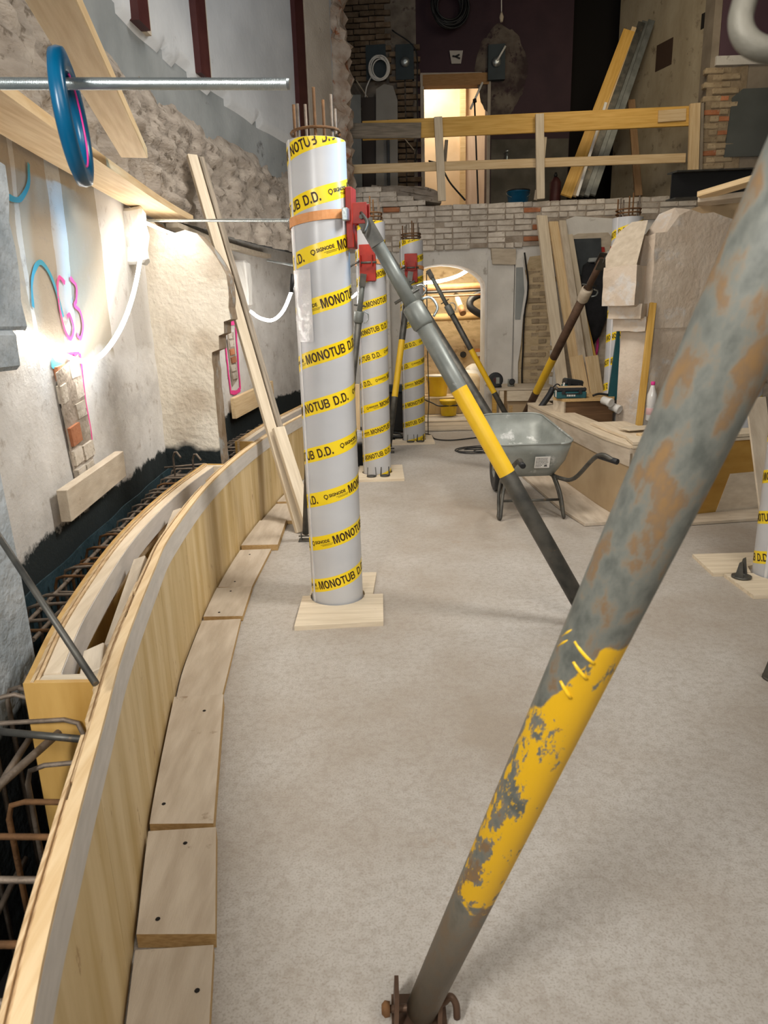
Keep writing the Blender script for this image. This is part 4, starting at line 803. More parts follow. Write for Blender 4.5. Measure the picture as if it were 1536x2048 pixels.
for k, (o0, dz) in enumerate(((-.0345, -.004), (-.0435, .002), (-.0525, -.006))):
    for i, (a, b) in enumerate(cuts if k < 2 else cuts[1::2]): obj('laminate_strip', sweep_rect(sub(FORM, a + .2 * k, min(8.9, b + .2 * k)), o0, o0 + .0078, FH - .13, FH + dz + .003 * (i % 2)), m_lam, t)
for y in [1.0 + .7 * i for i in range(11)]:
    p, n = at_y(FORM, y); q = p - n * .075; bm = bmbox(.05, .045, FH - .2, .002, (q.x, q.y, (FH - .2) / 2)); obj('stud', bm, m_plyin, t)
# inner box formwork
INB = curve_path([(-1.03, 1.78), (-1.15, 2.3), (-1.28, 3.2), (-1.32, 4.1), (-1.29, 4.95)], .06)
IN2 = curve_path([(-1.25, 5.9), (-1.17, 7.0), (-.97, 8.5)], .08)
def inner(path, label, ends):
    t = thing('box_formwork', (path[0][0].x, path[0][0].y, 0), label, 'formwork')
    obj('plywood_side', sweep_rect(path, 0, .018, .06, .64), m_plyin, t)
    obj('laminate_strip', sweep_rect(path, .019, .028, .44, .643), m_lam, t); obj('laminate_strip', sweep_rect(path, .029, .038, .44, .638), m_lam, t)
    sp = [q for q in path[1:-1]]
    obj('top_rail', sweep_rect(sp, .040,   .088, .53, .632), m_paleY, t)
    obj('face_board', sweep_rect(sp, .0885, .091, .53, .630), m_rail, t)
    for (p, n), s_ in zip((path[0], path[-1]), (1, -1)):
        if (s_ == 1 and 'a' in ends) or (s_ == -1 and 'b' in ends):
            e = .0; f = at_y(FORM, p.y)[0] - at_y(FORM, p.y)[1] * .06
            a_, b_ = V((p.x, p.y, 0)), V((f.x, f.y + .04, 0)); k = V((b_.y - a_.y, a_.x - b_.x, 0)).normalized() * .018
            obj('end_panel', poly_prism([(a_.x, a_.y, .05), (b_.x, b_.y, .05), (b_.x, b_.y, .625), (a_.x, a_.y, .642)], (0, .018 * s_, 0)), m_plyin, t)
            obj('end_batten', poly_prism([(a_.x + .03, a_.y + .02 * s_, .58), (b_.x, b_.y + .02 * s_, .58), (b_.x, b_.y + .02 * s_, .622), (a_.x + .03, a_.y + .02 * s_, .634)], (0, .04 * s_, 0)), m_pale, t)
    return t
inner(INB, 'open curved timber box formwork between the tall formwork and the rebar trench', 'ab')
inner(IN2, 'second curved box formwork farther along, half hidden by the leaning boards', 'a')
for a, b, wd, th, lab in (((-.985, 2.3, .50), (-1.085, 2.95, .60), .055, .035, 'short grey offcut lying in the box formwork, nearer one'), ((-1.09, 3.2, .52), (-1.14, 3.75, .61), .05, .03, 'long grey offcut lying in the box formwork, farther one'), ((-.915, 1.96, .56), (-.955, 2.1, .58), .07, .04, 'tiny pale wood block inside the near end of the box formwork')):
    tag(board('timber_offcut', a, b, wd, th, m_dusty, (1, 0, .3)), lab, 'offcut')
# planks lying along the foot of the formwork
pl = [((.335, 1.475), 'front', None)]
PK = [(.66, 1.46, -.33, -.478, .035, 0), (1.50, 1.885, -.478, -.565, .045, .006), (1.92, 2.70, -.578, -.715, .05, .01), (2.71, 3.58, -.73, -.81, .024, 0), (3.62, 4.06, -.805, -.83, .03, 0), (4.09, 4.82, -.835, -.825, .022, 0), (4.86, 5.5, -.78, -.80, .045, .004), (5.54, 6.1, -.75, -.76, .03, 0), (6.14, 6.85, -.70, -.66, .04, 0)]
lbs = ['plank at the formwork foot, cut by the bottom edge of the photo', 'plank at the formwork foot with a grey scuff, second from the bottom', 'long plank at the formwork foot with one nail hole, third from the bottom', 'plank at the formwork foot lying flat, fourth from the bottom', 'short plank at the formwork foot level with the nearest column plate', 'plank at the formwork foot just beyond the nearest column plate', 'raised plank at the formwork foot, below the leaning boards', 'plank at the formwork foot behind the raised one', 'farthest plank at the formwork foot, partly behind the nearest column']
for i, ((y0, y1, xr0, xr1, th, dz), lab) in enumerate(zip(PK, lbs)):
    a, b = at_y(FORM, y0)[0], at_y(FORM, y1)[0]; m_ = [q[0] for q in sub(FORM, y0 + .02, y1 - .02)]
    pts = [(a.x + .012, y0, 0)] + [(q.x + .012, q.y, 0) for q in m_] + [(b.x + .012, y1, 0), (xr1, y1 + .01, 0), (xr0, y0 - .006, 0)]
    bm = poly_prism(pts, (0, 0, th)); bmesh.ops.recalc_face_normals(bm, faces=bm.faces[:])
    for v in bm.verts: v.co.z += .002 + (dz * (v.co.y - y0) / (y1 - y0) if v.co.z > .01 else 0)
    for f in bm.faces:
        if abs(f.normal.z) < .5: f.material_index = 1
    o = obj('floor_plank', bm, [m_dustyY, m_edge]); tag(o, 'dusty ' + lab, 'plank', 'planks along the formwork foot')
    c = (a + b) / 2
    for e in (.12, .85): 
        if i in (0, 1, 2, 4, 5): obj('nail_hole', bmlathe([(.007, th), (.006, th + .0012)], (c.x + .10, y0 + (y1 - y0) * e, .003 + dz * e), 8), m_dark, o)
# ---- rebar cage in the trench
t = thing('rebar_cage', (-1.4, 3.5, -.3), 'rusty reinforcement cage of bars and stirrups in the trench beside the left wall', 'rebar cage')
rr = random.Random(5)
y = .55
TRP = lambda y: at_y(WALL, y)[0].x + .10
while y < 5.3:
    xl = TRP(y) - .02; xr = (at_y(INB, y)[0].x if y > 1.8 else at_y(FORM, y)[0].x - .10) - .02; z = .535 + rr.uniform(-.02, .015) - (.05 if y < 1.7 else 0); dy = rr.uniform(-.02, .02); rd = .0075
    if y < 1.75: xl = -1.0 + .04 * rr.random(); xr = at_y(FORM, y)[0].x - .03
    elif y < 2.32: xl = max(xl, -1.2)
    pts = [(xl, y, -.3), (xl, y, z - .05), (xl + .012, y, z - .012), (xl + .05, y + dy * .3, z), (xr - .05, y + dy, z), (xr - .012, y + dy, z - .012), (xr, y + dy, z - .05), (xr, y + dy, -.3)]
    tube('stirrup', pts, rd, m_rebar if rr.random() < .7 else m_rust, t, 6); y += .105 if y > 1.7 else .135
for off in (.07, .16, .25): tube('long_bar', [(TRP(y) - .04 + off, y, .515 + .01 * nz(y, off, 1, 3)) for y in [2.33 + .3 * i for i in range(11)]], .009, m_rebar, t, 7)
for off, z in ((.14, .40), (.36, .42), (.52, .12), (.25, -.05)): tube('long_bar', [(-1.28 + off + .02 * nz(y, off, 2, 2) + (-.10) * (y - .3) , y, z) for y in [.3 + .2 * i for i in range(9)]], .010, m_rebar, t, 7)
for y in (2.2, 3.0, 3.8, 4.6):
    for z in (.2, .0): tube('long_bar', [(TRP(y) + .05, y - .5, z), (TRP(y) + .05, y + .5, z)], .009, m_rebar, t, 6)
t = thing('rebar_cage', (-1.5, 7, -.3), 'far reinforcement cage in the trench behind the leaning boards', 'rebar cage')
y = 5.85
while y < 9.2:
    xl = at_y(WALL, y)[0].x + .1; xr = at_y(IN2, min(y, 8.4))[0].x - .03; z = .46 + rr.uniform(-.02, .02)
    tube('stirrup', [(xl, y, -.2), (xl, y, z - .03), (xl + .03, y, z), (xr - .03, y, z), (xr, y, z - .03), (xr, y, -.2)], .009, m_rebar, t, 5); y += .14
for off in (.16, .3): tube('long_bar', [(at_y(WALL, y)[0].x + off, y, .44) for y in [5.85 + .4 * i for i in range(9)]], .010, m_rebar, t, 6)
for i, (x, z) in enumerate(((-1.52, .72), (-1.38, .70))): tag(tube('bent_bar', [(x, 5.02, .1), (x, 5.02, z - .04), (x + .02, 5.0, z), (x + .05, 4.95, z + .01), (x + .09, 4.9, z - .02)], .008, m_rebar, None, 6), ('left' if i == 0 else 'right') + ' hooked rebar end rising in front of the pier foot', 'rebar')
tag(tube('loose_bar', [(-1.60, 5.05, .60), (-1.3, 5.05, .62)], .008, m_rebar, None, 6), 'straight bar lying across the trench end below the pier', 'rebar')
a_, b_ = P(-30, 1030, 2.05), P(192, 1368, 1.62)
tag(tube('loose_bar', [P(-60, 985, 2.1), b_], .0095, m_darksteel, None, 8), 'long thin dark bar slanting across the box formwork at the left edge', 'rebar')
tag(tube('loose_bar', [(-1.10, 1.70, .545), (-.80, 1.62, .56)], .010, m_darksteel, None, 8), 'dark ribbed bar lying across the trench before the box formwork', 'rebar')
tag(tube('loose_bar', [(-.92, 1.72, .52), (-1.0, 1.45, .50), (-1.13, 1.0, .48), (-1.2, .7, .47)], .011, m_rebar, None, 8), 'grey bar running lengthwise on the near stirrups', 'rebar')
# waterproofing film standing along the wall
fp = sub(WALL, 2.29, 5.4)
bm = sweep_rect([(V((p.x + .045 + .012 * nz(p.y, 1, 1, 3), p.y, 0)), n) for p, n in fp], 0, .008, .12, .545)
tag(obj('dimple_membrane', bm, m_film), 'dark blue dimpled membrane standing upright along the wall foot in the trench', 'membrane')
# board screwed to the wall, and a paler one farther on
p0, n0 = at_y(WALL, 3.18); p1, n1 = at_y(WALL, 4.12)
tag(board('wall_board', V((p0.x + .07, p0.y, .80)), V((p1.x + .07, p1.y, .815)), .155, .05, m_dusty, (0, 0, 1)), 'dusty board fixed to the left wall just above the black coating', 'board')
p0, n0 = at_y(WALL, 7.45); p1, n1 = at_y(WALL, 8.85)
tag(board('wall_board', V((p0.x + .06, p0.y, .74)), V((p1.x + .06, p1.y, .80)), .22, .05, m_pine, (0, 0, 1)), 'pale board on the far left wall below the pink framed patch', 'board')
# ledge board, protruding timber and threaded rods on the left
LB = sub(WALL, 2.0, 5.95); bm = sweep_rect(LB, .03, .27, 2.385, 2.43)
tag(obj('ledge_board', bm, m_pineY), 'long pale ledge board lying flat on top of the left plaster wall, lit from below', 'board')
tag(obj('ledge_board', sweep_rect(sub(WALL, 6.0, 9.0), .02, .12, 2.36, 2.40), m_dusty), 'short dusty ledge board beyond the leaning boards', 'board')
tag(board('protruding_timber', G(88, -40, 2.45) , G(268, 305, 2.45), .13, .05, m_pine, (1, 0, 0)), 'square timber jutting out over the ledge board at the top left', 'timber')
def rod(a, b, r, label, thread=0):
    a, b = V(a), V(b); t = thing('threaded_rod', a, label, 'rod', 'threaded rods between the wall and the columns'); o = tube('shaft', [a, b], r * .93, m_zinc, t, 20)
    if thread:
        L = (b - a).length; n = int(L / thread); bm = bmesh.new(); d = (b - a) / L; u = d.orthogonal().normalized(); w_ = d.cross(u)
        pts = []; rad = []
        for i in range(n): pts += [a + d * (i * thread), a + d * ((i + .5) * thread)]; rad += [r * 1.04, r * .88]
        obj('thread', bmtube(pts, rad, 16, bm), m_zinc, t)
    return t
ra, rb2 = ray(-60, 167) * 1.62 + O_, ray(579, 168) * 1.62 + O_
rod(ra, rb2, .0128, 'thick zinc threaded rod crossing the top left of the photo', .004)
rod(P(296, 441, 5.4), P(582, 441, 3.95), .009, 'thin zinc threaded rod from the ledge board to the nearest column', .02)
rod(P(535, 521, 7.6), P(600, 533, 7.2), .011, 'short zinc rod beside the concrete stub behind the nearest column')
# blue ring on the thick rod
rc = ray(144, 240) * 1.62 + O_; bm = bmesh.new(); nrm = V((.975, .215, .06)).normalized(); u_ = V((0, 0, 1)); u_ = (u_ - nrm * u_.dot(nrm)).normalized(); v_ = nrm.cross(u_); RR = []
prof = [(.0155, -.012), (.018, 0), (.0155, .012), (0, .0165), (-.0165, .012), (-.019, 0), (-.0165, -.012), (0, -.0165)]
for i in range(49):
    a = 2 * math.pi * i / 48; e = u_ * math.cos(a) + v_ * math.sin(a)
    wv = .020 * (1 + .12 * math.sin(a + 2)); RR.append([e * (.122 + pr * wv / .0165) + nrm * (pz * 1.1) for pr, pz in prof])
vv = [[bm.verts.new(rc + p) for p in r] for r in RR[:-1]]; vv.append(vv[0])
for a, b in zip(vv, vv[1:]):
    for k in range(8): 
        f = bm.faces.new((a[k], b[k], b[(k + 1) % 8], a[(k + 1) % 8])); f.smooth = True
t = thing('plastic_ring', rc, 'glossy blue plastic ring hanging on the thick threaded rod', 'ring'); obj('ring_body', bm, m_blue, t)
obj('rim_mark', bmtube([rc + (u_ * math.cos(a) + v_ * math.sin(a)) * .0985 + nrm * .010 for a in [-1.7 + .2 * i for i in range(-9, 9)]], .0022, 6), m_magenta, t)['label'] = 'thin pink line on the inner rim'
# stubs on the wall
def stub(y, x, z0, z1, sy, label):
    p, n = at_y(WALL, y); bm = bmbox(.14, sy, z1 - z0, .02, (p.x + x, y, (z0 + z1) / 2)); bmesh.ops.subdivide_edges(bm, edges=bm.edges[:], cuts=3, use_grid_fill=True)
    for v in bm.verts: v.co += V((1, 1, 1)) * .018 * nz(v.co.x, v.co.y, v.co.z, 11)
    return tag(obj('concrete_stub', bm, m_white_p), label, 'stub')
stub(5.12, .05, 2.02, 2.37, .15, 'rough grey stub on the wall beneath the end of the ledge board'); stub(8.0, .10, 1.78, 2.25, .3, 'rough pale stub on the far left wall above the second light loop')
# leaning boards by the far pier
tag(board('leaning_board', V((-.66, 5.30, .0)), V((-1.50, 6.35, 2.95)), .085, .04, m_pale, (.8, .6, 0)), 'long pale board leaning on the far left wall, left one of the pair', 'board', 'boards leaning beside the far pier')
tag(board('leaning_board', V((-.60, 5.34, .0)), V((-1.44, 6.39, 2.93)), .045, .07, m_grey_wood, (.8, .6, 0)), 'darker board leaning against its pale twin by the far left wall', 'board', 'boards leaning beside the far pier')
tag(board('leaning_board', V((-.56, 5.22, .0)), V((-.82, 5.54, .80)), .10, .04, m_pale, (.8, .6, 0)), 'short board leaning in front of the long pair beside the nearest column', 'board', 'boards leaning beside the far pier')
# ---- LED hose lights
def hose(pts, r, label):
    return tag(tube('light_hose', catmull(pts, 8), r, m_led, None, 8), label, 'light hose', 'LED light hoses')
hw = lambda px_, py_, Y, o=.07: P(px_, py_, Y) + V((o * 0, 0, 0))
hose([P(38, 663, 3.02), P(100, 697, 3.45), P(165, 722, 3.72), P(205, 708, 3.92), P(242, 655, 4.2), P(266, 590, 4.45), P(280, 520, 4.72), P(288, 446, 5.0)], .0125, 'glowing white light hose hanging in a loop across the left wall')
hose([P(292, 446, 5.05), P(330, 462, 5.3), P(378, 480, 5.4)], .011, 'short glowing light hose running from the ledge board to the far pier')
hose([P(500, 622, 7.6), P(520, 636, 7.6), P(545, 640, 7.5), P(566, 622, 7.4), P(582, 585, 7.3), P(588, 560, 7.2)], .016, 'glowing light hose sagging behind the leaning boards')
hose([P(848, 566, 11.9), P(880, 562, 11.9), P(915, 552, 11.9), P(945, 535, 11.9), P(962, 530, 11.95)], .026, 'glowing light hose under the vault beyond the arch')
hose([P(606, 590, 7.25), P(650, 606, 7.9), P(700, 596, 8.6), P(712, 588, 8.6), P(724, 578, 8.6)], .014, 'short stretch of light hose seen between the first two columns')
tag(tube('cable_plug', [P(583, 585, 7.2), P(586, 548, 7.2)], .022, m_black, None, 8), 'black plug at the end of the sagging light hose', 'plug')
# ================================================================== WHEELBARROW
def wheelbarrow():
    t = thing('wheelbarrow', (1.18, 5.6, 0), 'grey galvanised wheelbarrow with dark tube frame standing on the floor', 'wheelbarrow')
    def ring(cx, y0, y1, w0, w1, z0, z1, r, ins=0):
        """rounded quad: near edge y0 (width w0, height z0) to far edge y1 (w1, z1)"""
        pts = []; n = 6
        cs_ = [(cx + w0 / 2, y0, z0, -math.pi / 2), (cx + w1 / 2 - .03, y1, z1, 0), (cx - w1 / 2 - .03, y1, z1, math.pi / 2), (cx - w0 / 2, y0, z0, math.pi)]
        for i, (x, y, z, a0) in enumerate(cs_):
            sx, sy = (1, 1, -1, -1)[i], (-1, 1, 1, -1)[i]; c = (x - sx * r, y - sy * r)
            for k in range(n + 1):
                a = a0 + math.pi / 2 * k / n; px_, py_ = c[0] + r * math.cos(a), c[1] + r * math.sin(a); u = (py_ - y0) / (y1 - y0)
                pts.append(V((px_, py_, z0 + (z1 - z0) * u)))
        return pts
    top = ring(1.20, 5.46, 6.36, .66, .56, .62, .75, .12); mid = ring(1.20, 5.52, 6.22, .58, .48, .46, .55, .10); bot = ring(1.20, 5.60, 6.02, .44, .34, .335, .345, .09)
    lv = [top, [a.lerp(b, .5) + V((0, 0, -.004)) for a, b in zip(top, mid)], mid, [a.lerp(b, .6) for a, b in zip(mid, bot)], bot]
    bm = bmesh.new(); RV = [[bm.verts.new(p) for p in l] for l in lv]; n = len(top)
    for a, b in zip(RV, RV[1:]):
        for k in range(n): bm.faces.new((a[k], a[(k + 1) % n], b[(k + 1) % n], b[k])).smooth = True
    bm.faces.new(RV[-1]); bmesh.ops.recalc_face_normals(bm, faces=bm.faces[:])
    o = obj('tray', bm, m_galv, t); md = o.modifiers.new('thick', 'SOLIDIFY'); md.thickness = .004; md.offset = 0
    tube('rim', top + [top[0]], .0085, m_galv, t, 8)
    dk = m_darksteel
    for s, px_ in ((-1, 0), (1, 0)):
        x = 1.20 + s * .2; xo = 1.20 + s * .30
        end = (.965, 4.74, .605) if s < 0 else (1.60, 4.72, .62)
        bend = (.965, 4.90, .605) if s < 0 else (1.52, 4.86, .635)
        o = tube('handle_tube', catmull([end, bend, (x + s * .08, 5.28, .38), (x + s * .02, 5.5, .335), (x - s * .04, 6.0, .30), (1.12 + s * .06, 6.48, .21)], 6), .0165, dk, t, 10)
        e, b = V(end), V(bend); d = (e - b).normalized(); tube('grip', [e + d * .02, e + d * .018, b.lerp(e, .1)], [.012, .0205, .0195], m_black, t, 12)
        xx = 1.20 + s * .245
        tube('leg', catmull([(xx - s * .05, 5.56, .34), (xx - s * .01, 5.50, .20), (xx + s * .01, 5.46, .04), (xx + s * .015, 5.47, .017), (xx + s * .02, 5.51, .02), (xx + s * .015, 5.53, .06), (xx + s * .0, 5.62, .2), (xx - s * .04, 5.70, .335)], 5), .014, dk, t, 9)
    tube('crossbar', [(.965, 5.52, .15), (1.43, 5.52, .15)], .011, dk, t, 8)
    wp = [(.10, -.03), (.165, -.042), (.195, -.03), (.2, 0), (.195, .03), (.165, .042), (.10, .03)]
    obj('wheel_tyre', bmlathe(wp, (1.08, 6.50, .2), 28, axis=(1, 0, 0)), m_black, t); obj('wheel_hub', bmlathe([(.10, -.02), (.09, -.025), (.03, -.04), (.03, .04), (.09, .025), (.10, .02)], (1.08, 6.50, .2), 20, axis=(1, 0, 0)), m_zinc, t)
    f = lambda u, v: V((1.145 + .135 * u, 5.497 + .055 * (1 - v) - .004, .405 + .125 * v)) if False else None
    # label on the near side of the tray
    a, b = V((1.20, 5.525, .455)), V((1.20, 5.492, .54)); up_ = (b - a).normalized(); X_ = V((1, 0, 0)); Nn = X_.cross(up_); c0 = V((1.215, 5.518, .425)) + Nn * .012
    lb = obj('sticker', poly_prism([c0 - up_ * .0, c0 + X_ * .12, c0 + X_ * .12 + up_ * .105, c0 + up_ * .105], Nn * .002), m_whitep, t); lb['label'] = 'white paper sticker with grey print'
    bm = bmesh.new()
    for r_ in range(7):
        x = .008
        while x < (.10 if r_ < 5 else .05):
            w_ = .004 + .008 * rnd.random(); q = c0 + Nn * .0026 + X_ * x + up_ * (.088 - r_ * .013); bm.faces.new([bm.verts.new(p) for p in (q, q + X_ * w_, q + X_ * w_ + up_ * .006, q + up_ * .006)]); x += w_ + .003
    q = c0 + Nn * .0026 + X_ * .075 + up_ * .012; bm.faces.new([bm.verts.new(p) for p in (q, q + X_ * .028, q + X_ * .022 + up_ * .02, q + X_ * .004 + up_ * .016)])
    obj('sticker_print', bm, M('grey_print', (.10, .10, .10)), lb)
wheelbarrow()
# ================================================================== RIGHT FORMWORK
RP = [(1.72, 8.2), (1.75, 7.4), (1.78, 6.8), (1.81, 6.2), (1.84, 5.7), (1.90, 5.28)]; RF = curve_path(RP[::-1], .1)      # travels away from the viewer, normal to the right
t = thing('box_formwork', (1.85, 6.4, 0), 'low timber formwork box with brown fibreboard side on the right, behind the wheelbarrow', 'formwork')
for a, b in ((5.28, 6.55), (6.553, 7.35), (7.353, 8.2)): obj('fibreboard_panel', sweep_rect([q for q in RF if a - .06 <= q[0].y <= b + .01], 0, .02, .02, .56), m_mdf, t)
obj('side_rail', sweep_rect(RF, -.006, .05, .46, .60), m_dustyY, t)
obj('cap_board', sweep_rect(RF, -.012, .24, .602, .624), m_paleY, t); obj('cap_board', sweep_rect([q for q in RF if q[0].y < 6.4], .10, .42, .628, .65), m_paleY, t)
ret = [V((1.90, 5.28, 0)), V((2.55, 5.44, 0)), V((3.30, 5.62, 0))]; nr = (ret[-1] - ret[0]).normalized(); nb = V((-nr.y, nr.x, 0))
obj('plywood_panel', poly_prism([ret[0] + V((0, 0, .02)), ret[0] + nr * 1.5 + V((0, 0, .02)), ret[0] + nr * 1.5 + V((0, 0, .6)), ret[0] + V((0, 0, .6))], nb * .02), M('ochre_ply', (.38, .20, .035), (.47, .27, .06), 2, (.8, 5, 5), .55, c3=(.20, .10, .03), t3=.72, s3=6, st3=(.4, 1, 1)), t)
for z, w_ in ((.603, .30), (.63, .22)): obj('cap_board', poly_prism([ret[0] - nb * .03 + V((0, 0, z)), ret[0] - nb * .03 + nr * 1.6 + V((0, 0, z)), ret[0] + nb * w_ + nr * 1.6 + V((0, 0, z)), ret[0] + nb * w_ + nr * .1 + V((0, 0, z))], (0, 0, .022)), m_pale, t)
obj('pale_patch', poly_prism([ret[0] + nr * .82 - nb * .004 + V((0, 0, .02)), ret[0] + nr * 1.5 - nb * .004 + V((0, 0, .02)), ret[0] + nr * 1.5 - nb * .004 + V((0, 0, .33)), ret[0] + nr * .92 - nb * .004 + V((0, 0, .33))], nb * .006), m_dusty, t)
bm = sweep_rect(RF, -.34, -.004, .004, .026); tag(obj('floor_board', bm, m_dustyY), 'flat floor board along the foot of the brown fibreboard formwork', 'board')
bm = poly_prism([ret[0] - nb * .02 + V((-.05, 0, .004)), ret[0] - nb * .30 + V((-.28, .1, .004)), ret[0] - nb * .34 + nr * 1.6 + V((0, 0, .004)), ret[0] - nb * .02 + nr * 1.6 + V((0, 0, .004))], (0, 0, .02)); tag(obj('floor_board', bm, m_dusty), 'floor board in front of the ochre plywood panel on the right', 'board')
tag(board('loose_strip', (2.0, 5.75, .675), (2.75, 5.95, .675), .16, .012, m_pale, (0, 1, 0)), 'thin bowed board lying on top of the right formwork', 'board')
tag(board('loose_strip', (2.05, 5.55, .660), (2.9, 5.75, .660), .06, .018, m_pine, (0, 1, 0)), 'narrow lath lying on the near corner of the right formwork', 'board')
q = P(1491, 796, 4.95); tag(board('leaning_board', V((q.x + .13, 4.60, .0)), V((q.x + .07, 4.95, q.z)), .14, .02, m_dusty, (1, 0, 0)), 'small board leaning behind the column at the right edge', 'board')
# work surface with tools in the formwork's far end
t = thing('tool_board', P(1165, 830, 7.5), 'wooden board shelf with a dark front, carrying the tool cases', 'shelf'); zt = P(1165, 812, 7.5).z
tp = [P(1106, 815, 7.4), P(1128, 824, 7.2), P(1228, 812, 7.2), P(1228, 800, 7.6), P(1112, 800, 7.7)]; tp = [V((p.x, p.y, .74)) for p in tp]
obj('top', poly_prism(tp, (0, 0, .03)), m_edge, t); obj('front', poly_prism([(tp[1].x, tp[1].y + .03, .30), (tp[2].x, tp[2].y + .03, .30), (tp[2].x, tp[2].y + .03, .74), (tp[1].x, tp[1].y + .03, .74)], (0, .02, 0)), M('dark_brown_board', (.10, .05, .02), (.15, .08, .035), 4, GR, .7), t)
obj('side', poly_prism([(tp[0].x, tp[0].y, .30), (tp[1].x, tp[1].y, .30), (tp[1].x, tp[1].y, .74), (tp[0].x, tp[0].y, .74)], (.02, .02, 0)), m_dusty, t)
def case(name, c, sx, sy, sz, label, rz=0, tilt=0, lid=m_mdf):
    B = Matrix.Translation(c) @ Matrix.Rotation(rz, 4, 'Z') @ Matrix.Rotation(tilt, 4, 'Y'); t = bpy.data.objects.new(name, None); C.objects.link(t); place(t, B); tag(t, label, 'tool case')
    obj('case_body', bmbox(sx, sy, sz * .62, .008, (0, 0, sz * .31)), m_teal, t, mw=B.copy()); obj('case_lid', bmbox(sx * .99, sy * .99, sz * .36, .010, (0, 0, sz * .81)), m_black, t, mw=B.copy()); obj('lid_panel', bmbox(sx * .86, sy * .8, .006, .002, (0, 0, sz)), lid, t, mw=B.copy())
    for e in (-.28, .28): obj('latch', bmbox(.035, .012, sz * .4, .002, (sx * e, -sy / 2 - .004, sz * .6)), m_black, t, mw=B.copy())
    obj('handle', bmtube(catmull([(-.06, -sy / 2, sz * .45), (-.06, -sy / 2 - .025, sz * .45), (.06, -sy / 2 - .025, sz * .45), (.06, -sy / 2, sz * .45)], 3), .007, 6), m_black, t, mw=B.copy())
    bm = bmesh.new(); x = -.05
    for w_ in (.012, .014, .010, .013, .012): bm.faces.new([bm.verts.new(p) for p in ((x, -sy / 2 - .002, sz * .2), (x + w_, -sy / 2 - .002, sz * .2), (x + w_, -sy / 2 - .002, sz * .42), (x, -sy / 2 - .002, sz * .42))]); x += w_ + .006
    obj('case_print', bm, m_whitep, t, mw=B.copy())
    obj('end_sticker', bmbox(.002, sy * .35, sz * .6, 0, (-sx / 2 - .001, -sy * .2, sz * .42)), m_whitep, t, mw=B.copy()); return t
case('tool_case', P(1140, 812, 7.3) * 0 + V((P(1140, 812, 7.3).x, 7.32, .77)), .30, .20, .11, 'flat black and teal tool case with a dusty lid on the board shelf', -.08)
case('tool_case', V((P(1142, 790, 7.48).x, 7.52, .77)), .20, .12, .17, 'small dark tool case standing tilted behind the flat one', .1, .18, m_slate)
tag(tube('pliers', catmull([(P(1182, 806, 7.35).x, 7.3, .785), (P(1195, 806, 7.35).x, 7.31, .80), (P(1215, 803, 7.35).x, 7.32, .785)], 4), .012, m_black, None, 7), 'black hand tool lying right of the flat tool case', 'tool')
for i, (x, y, ax) in enumerate(((1206, 800, (.5, -.8, -.2)), (1222, 812, (.6, -.8, -.3)))):
    c = P(x, y, 7.1); tag(obj('pipe_socket', bmlathe([(.028, 0), (.040, 0), (.040, .07), (.045, .08), (.045, .11), (.036, .11), (.028, .1)], c, 18, axis=ax), m_whitep), ('left' if i == 0 else 'right') + ' white plastic pipe end at the foot of the plaster pier', 'pipe fitting')
c = V((P(1080, 820, 7.9).x, 7.9, 0)); t = thing('hand_saw_tool', c, 'dark corded power tool standing on end left of the board shelf', 'tool')
tube('tool_body', catmull([c + V((-.02, 0, .55)), c + V((.02, 0, .62)), c + V((.10, 0, .74)), c + V((.14, 0, .82))], 4), [.05, .05, .045, .04] + [.035] * 9, m_black, t, 10); obj('tool_stand', bmbox(.12, .1, .55, .01, (c.x, c.y, .275)), m_black, t)
tube('tool_cord', catmull([c + V((.12, 0, .80)), c + V((.18, -.02, .86)), c + V((.24, 0, .78)), c + V((.22, 0, .6))], 5), .007, m_black, t, 6)
# bottle, batten and lath at the plaster pier
bc = V((P(1300, 850, 6.5).x, 6.5, .626)); t = thing('water_bottle', bc, 'clear plastic bottle with a pink cap at the foot of the plaster pier', 'bottle')
m_clear = M('clear_plastic', (.75, .74, .73), rough=.1, spec=.8); obj('bottle_body', bmlathe([(.040, 0), (.043, .01), (.042, .14), (.044, .15), (.043, .24), (.020, .31), (.016, .33)], bc, 18), m_clear, t); obj('cap', bmlathe([(.018, .33), (.019, .335), (.019, .358), (.015, .362)], bc, 14), m_magenta, t); obj('bottle_label', bmlathe([(.0435, .06), (.0440, .061), (.0440, .12), (.0435, .121)], bc, 18), M('pale_pink_label', (.70, .45, .45)), t)
tag(board('leaning_batten', P(1277, 858, 6.55), P(1306, 606, 6.85), .062, .03, m_ochre, (1, 0, 0)), 'ochre batten leaning on the rough plaster pier', 'batten')
tag(board('leaning_batten', P(1289, 856, 6.6), P(1300, 640, 6.9), .03, .025, m_white_p, (1, 0, 0)), 'thin whitened lath behind the ochre batten on the plaster pier', 'batten')
pt = [P(1214, 800, 7.25), P(1226, 800, 7.25), P(1240, 640, 7.3), P(1236, 640, 7.3)]; tag(obj('teal_panel', poly_prism([P(1216, 800, 7.3), P(1238, 800, 7.3), P(1240, 655, 7.3), P(1236, 655, 7.3)], (0, .03, 0)), m_teal), 'narrow dark teal panel leaning between the column and the plaster pier', 'panel')
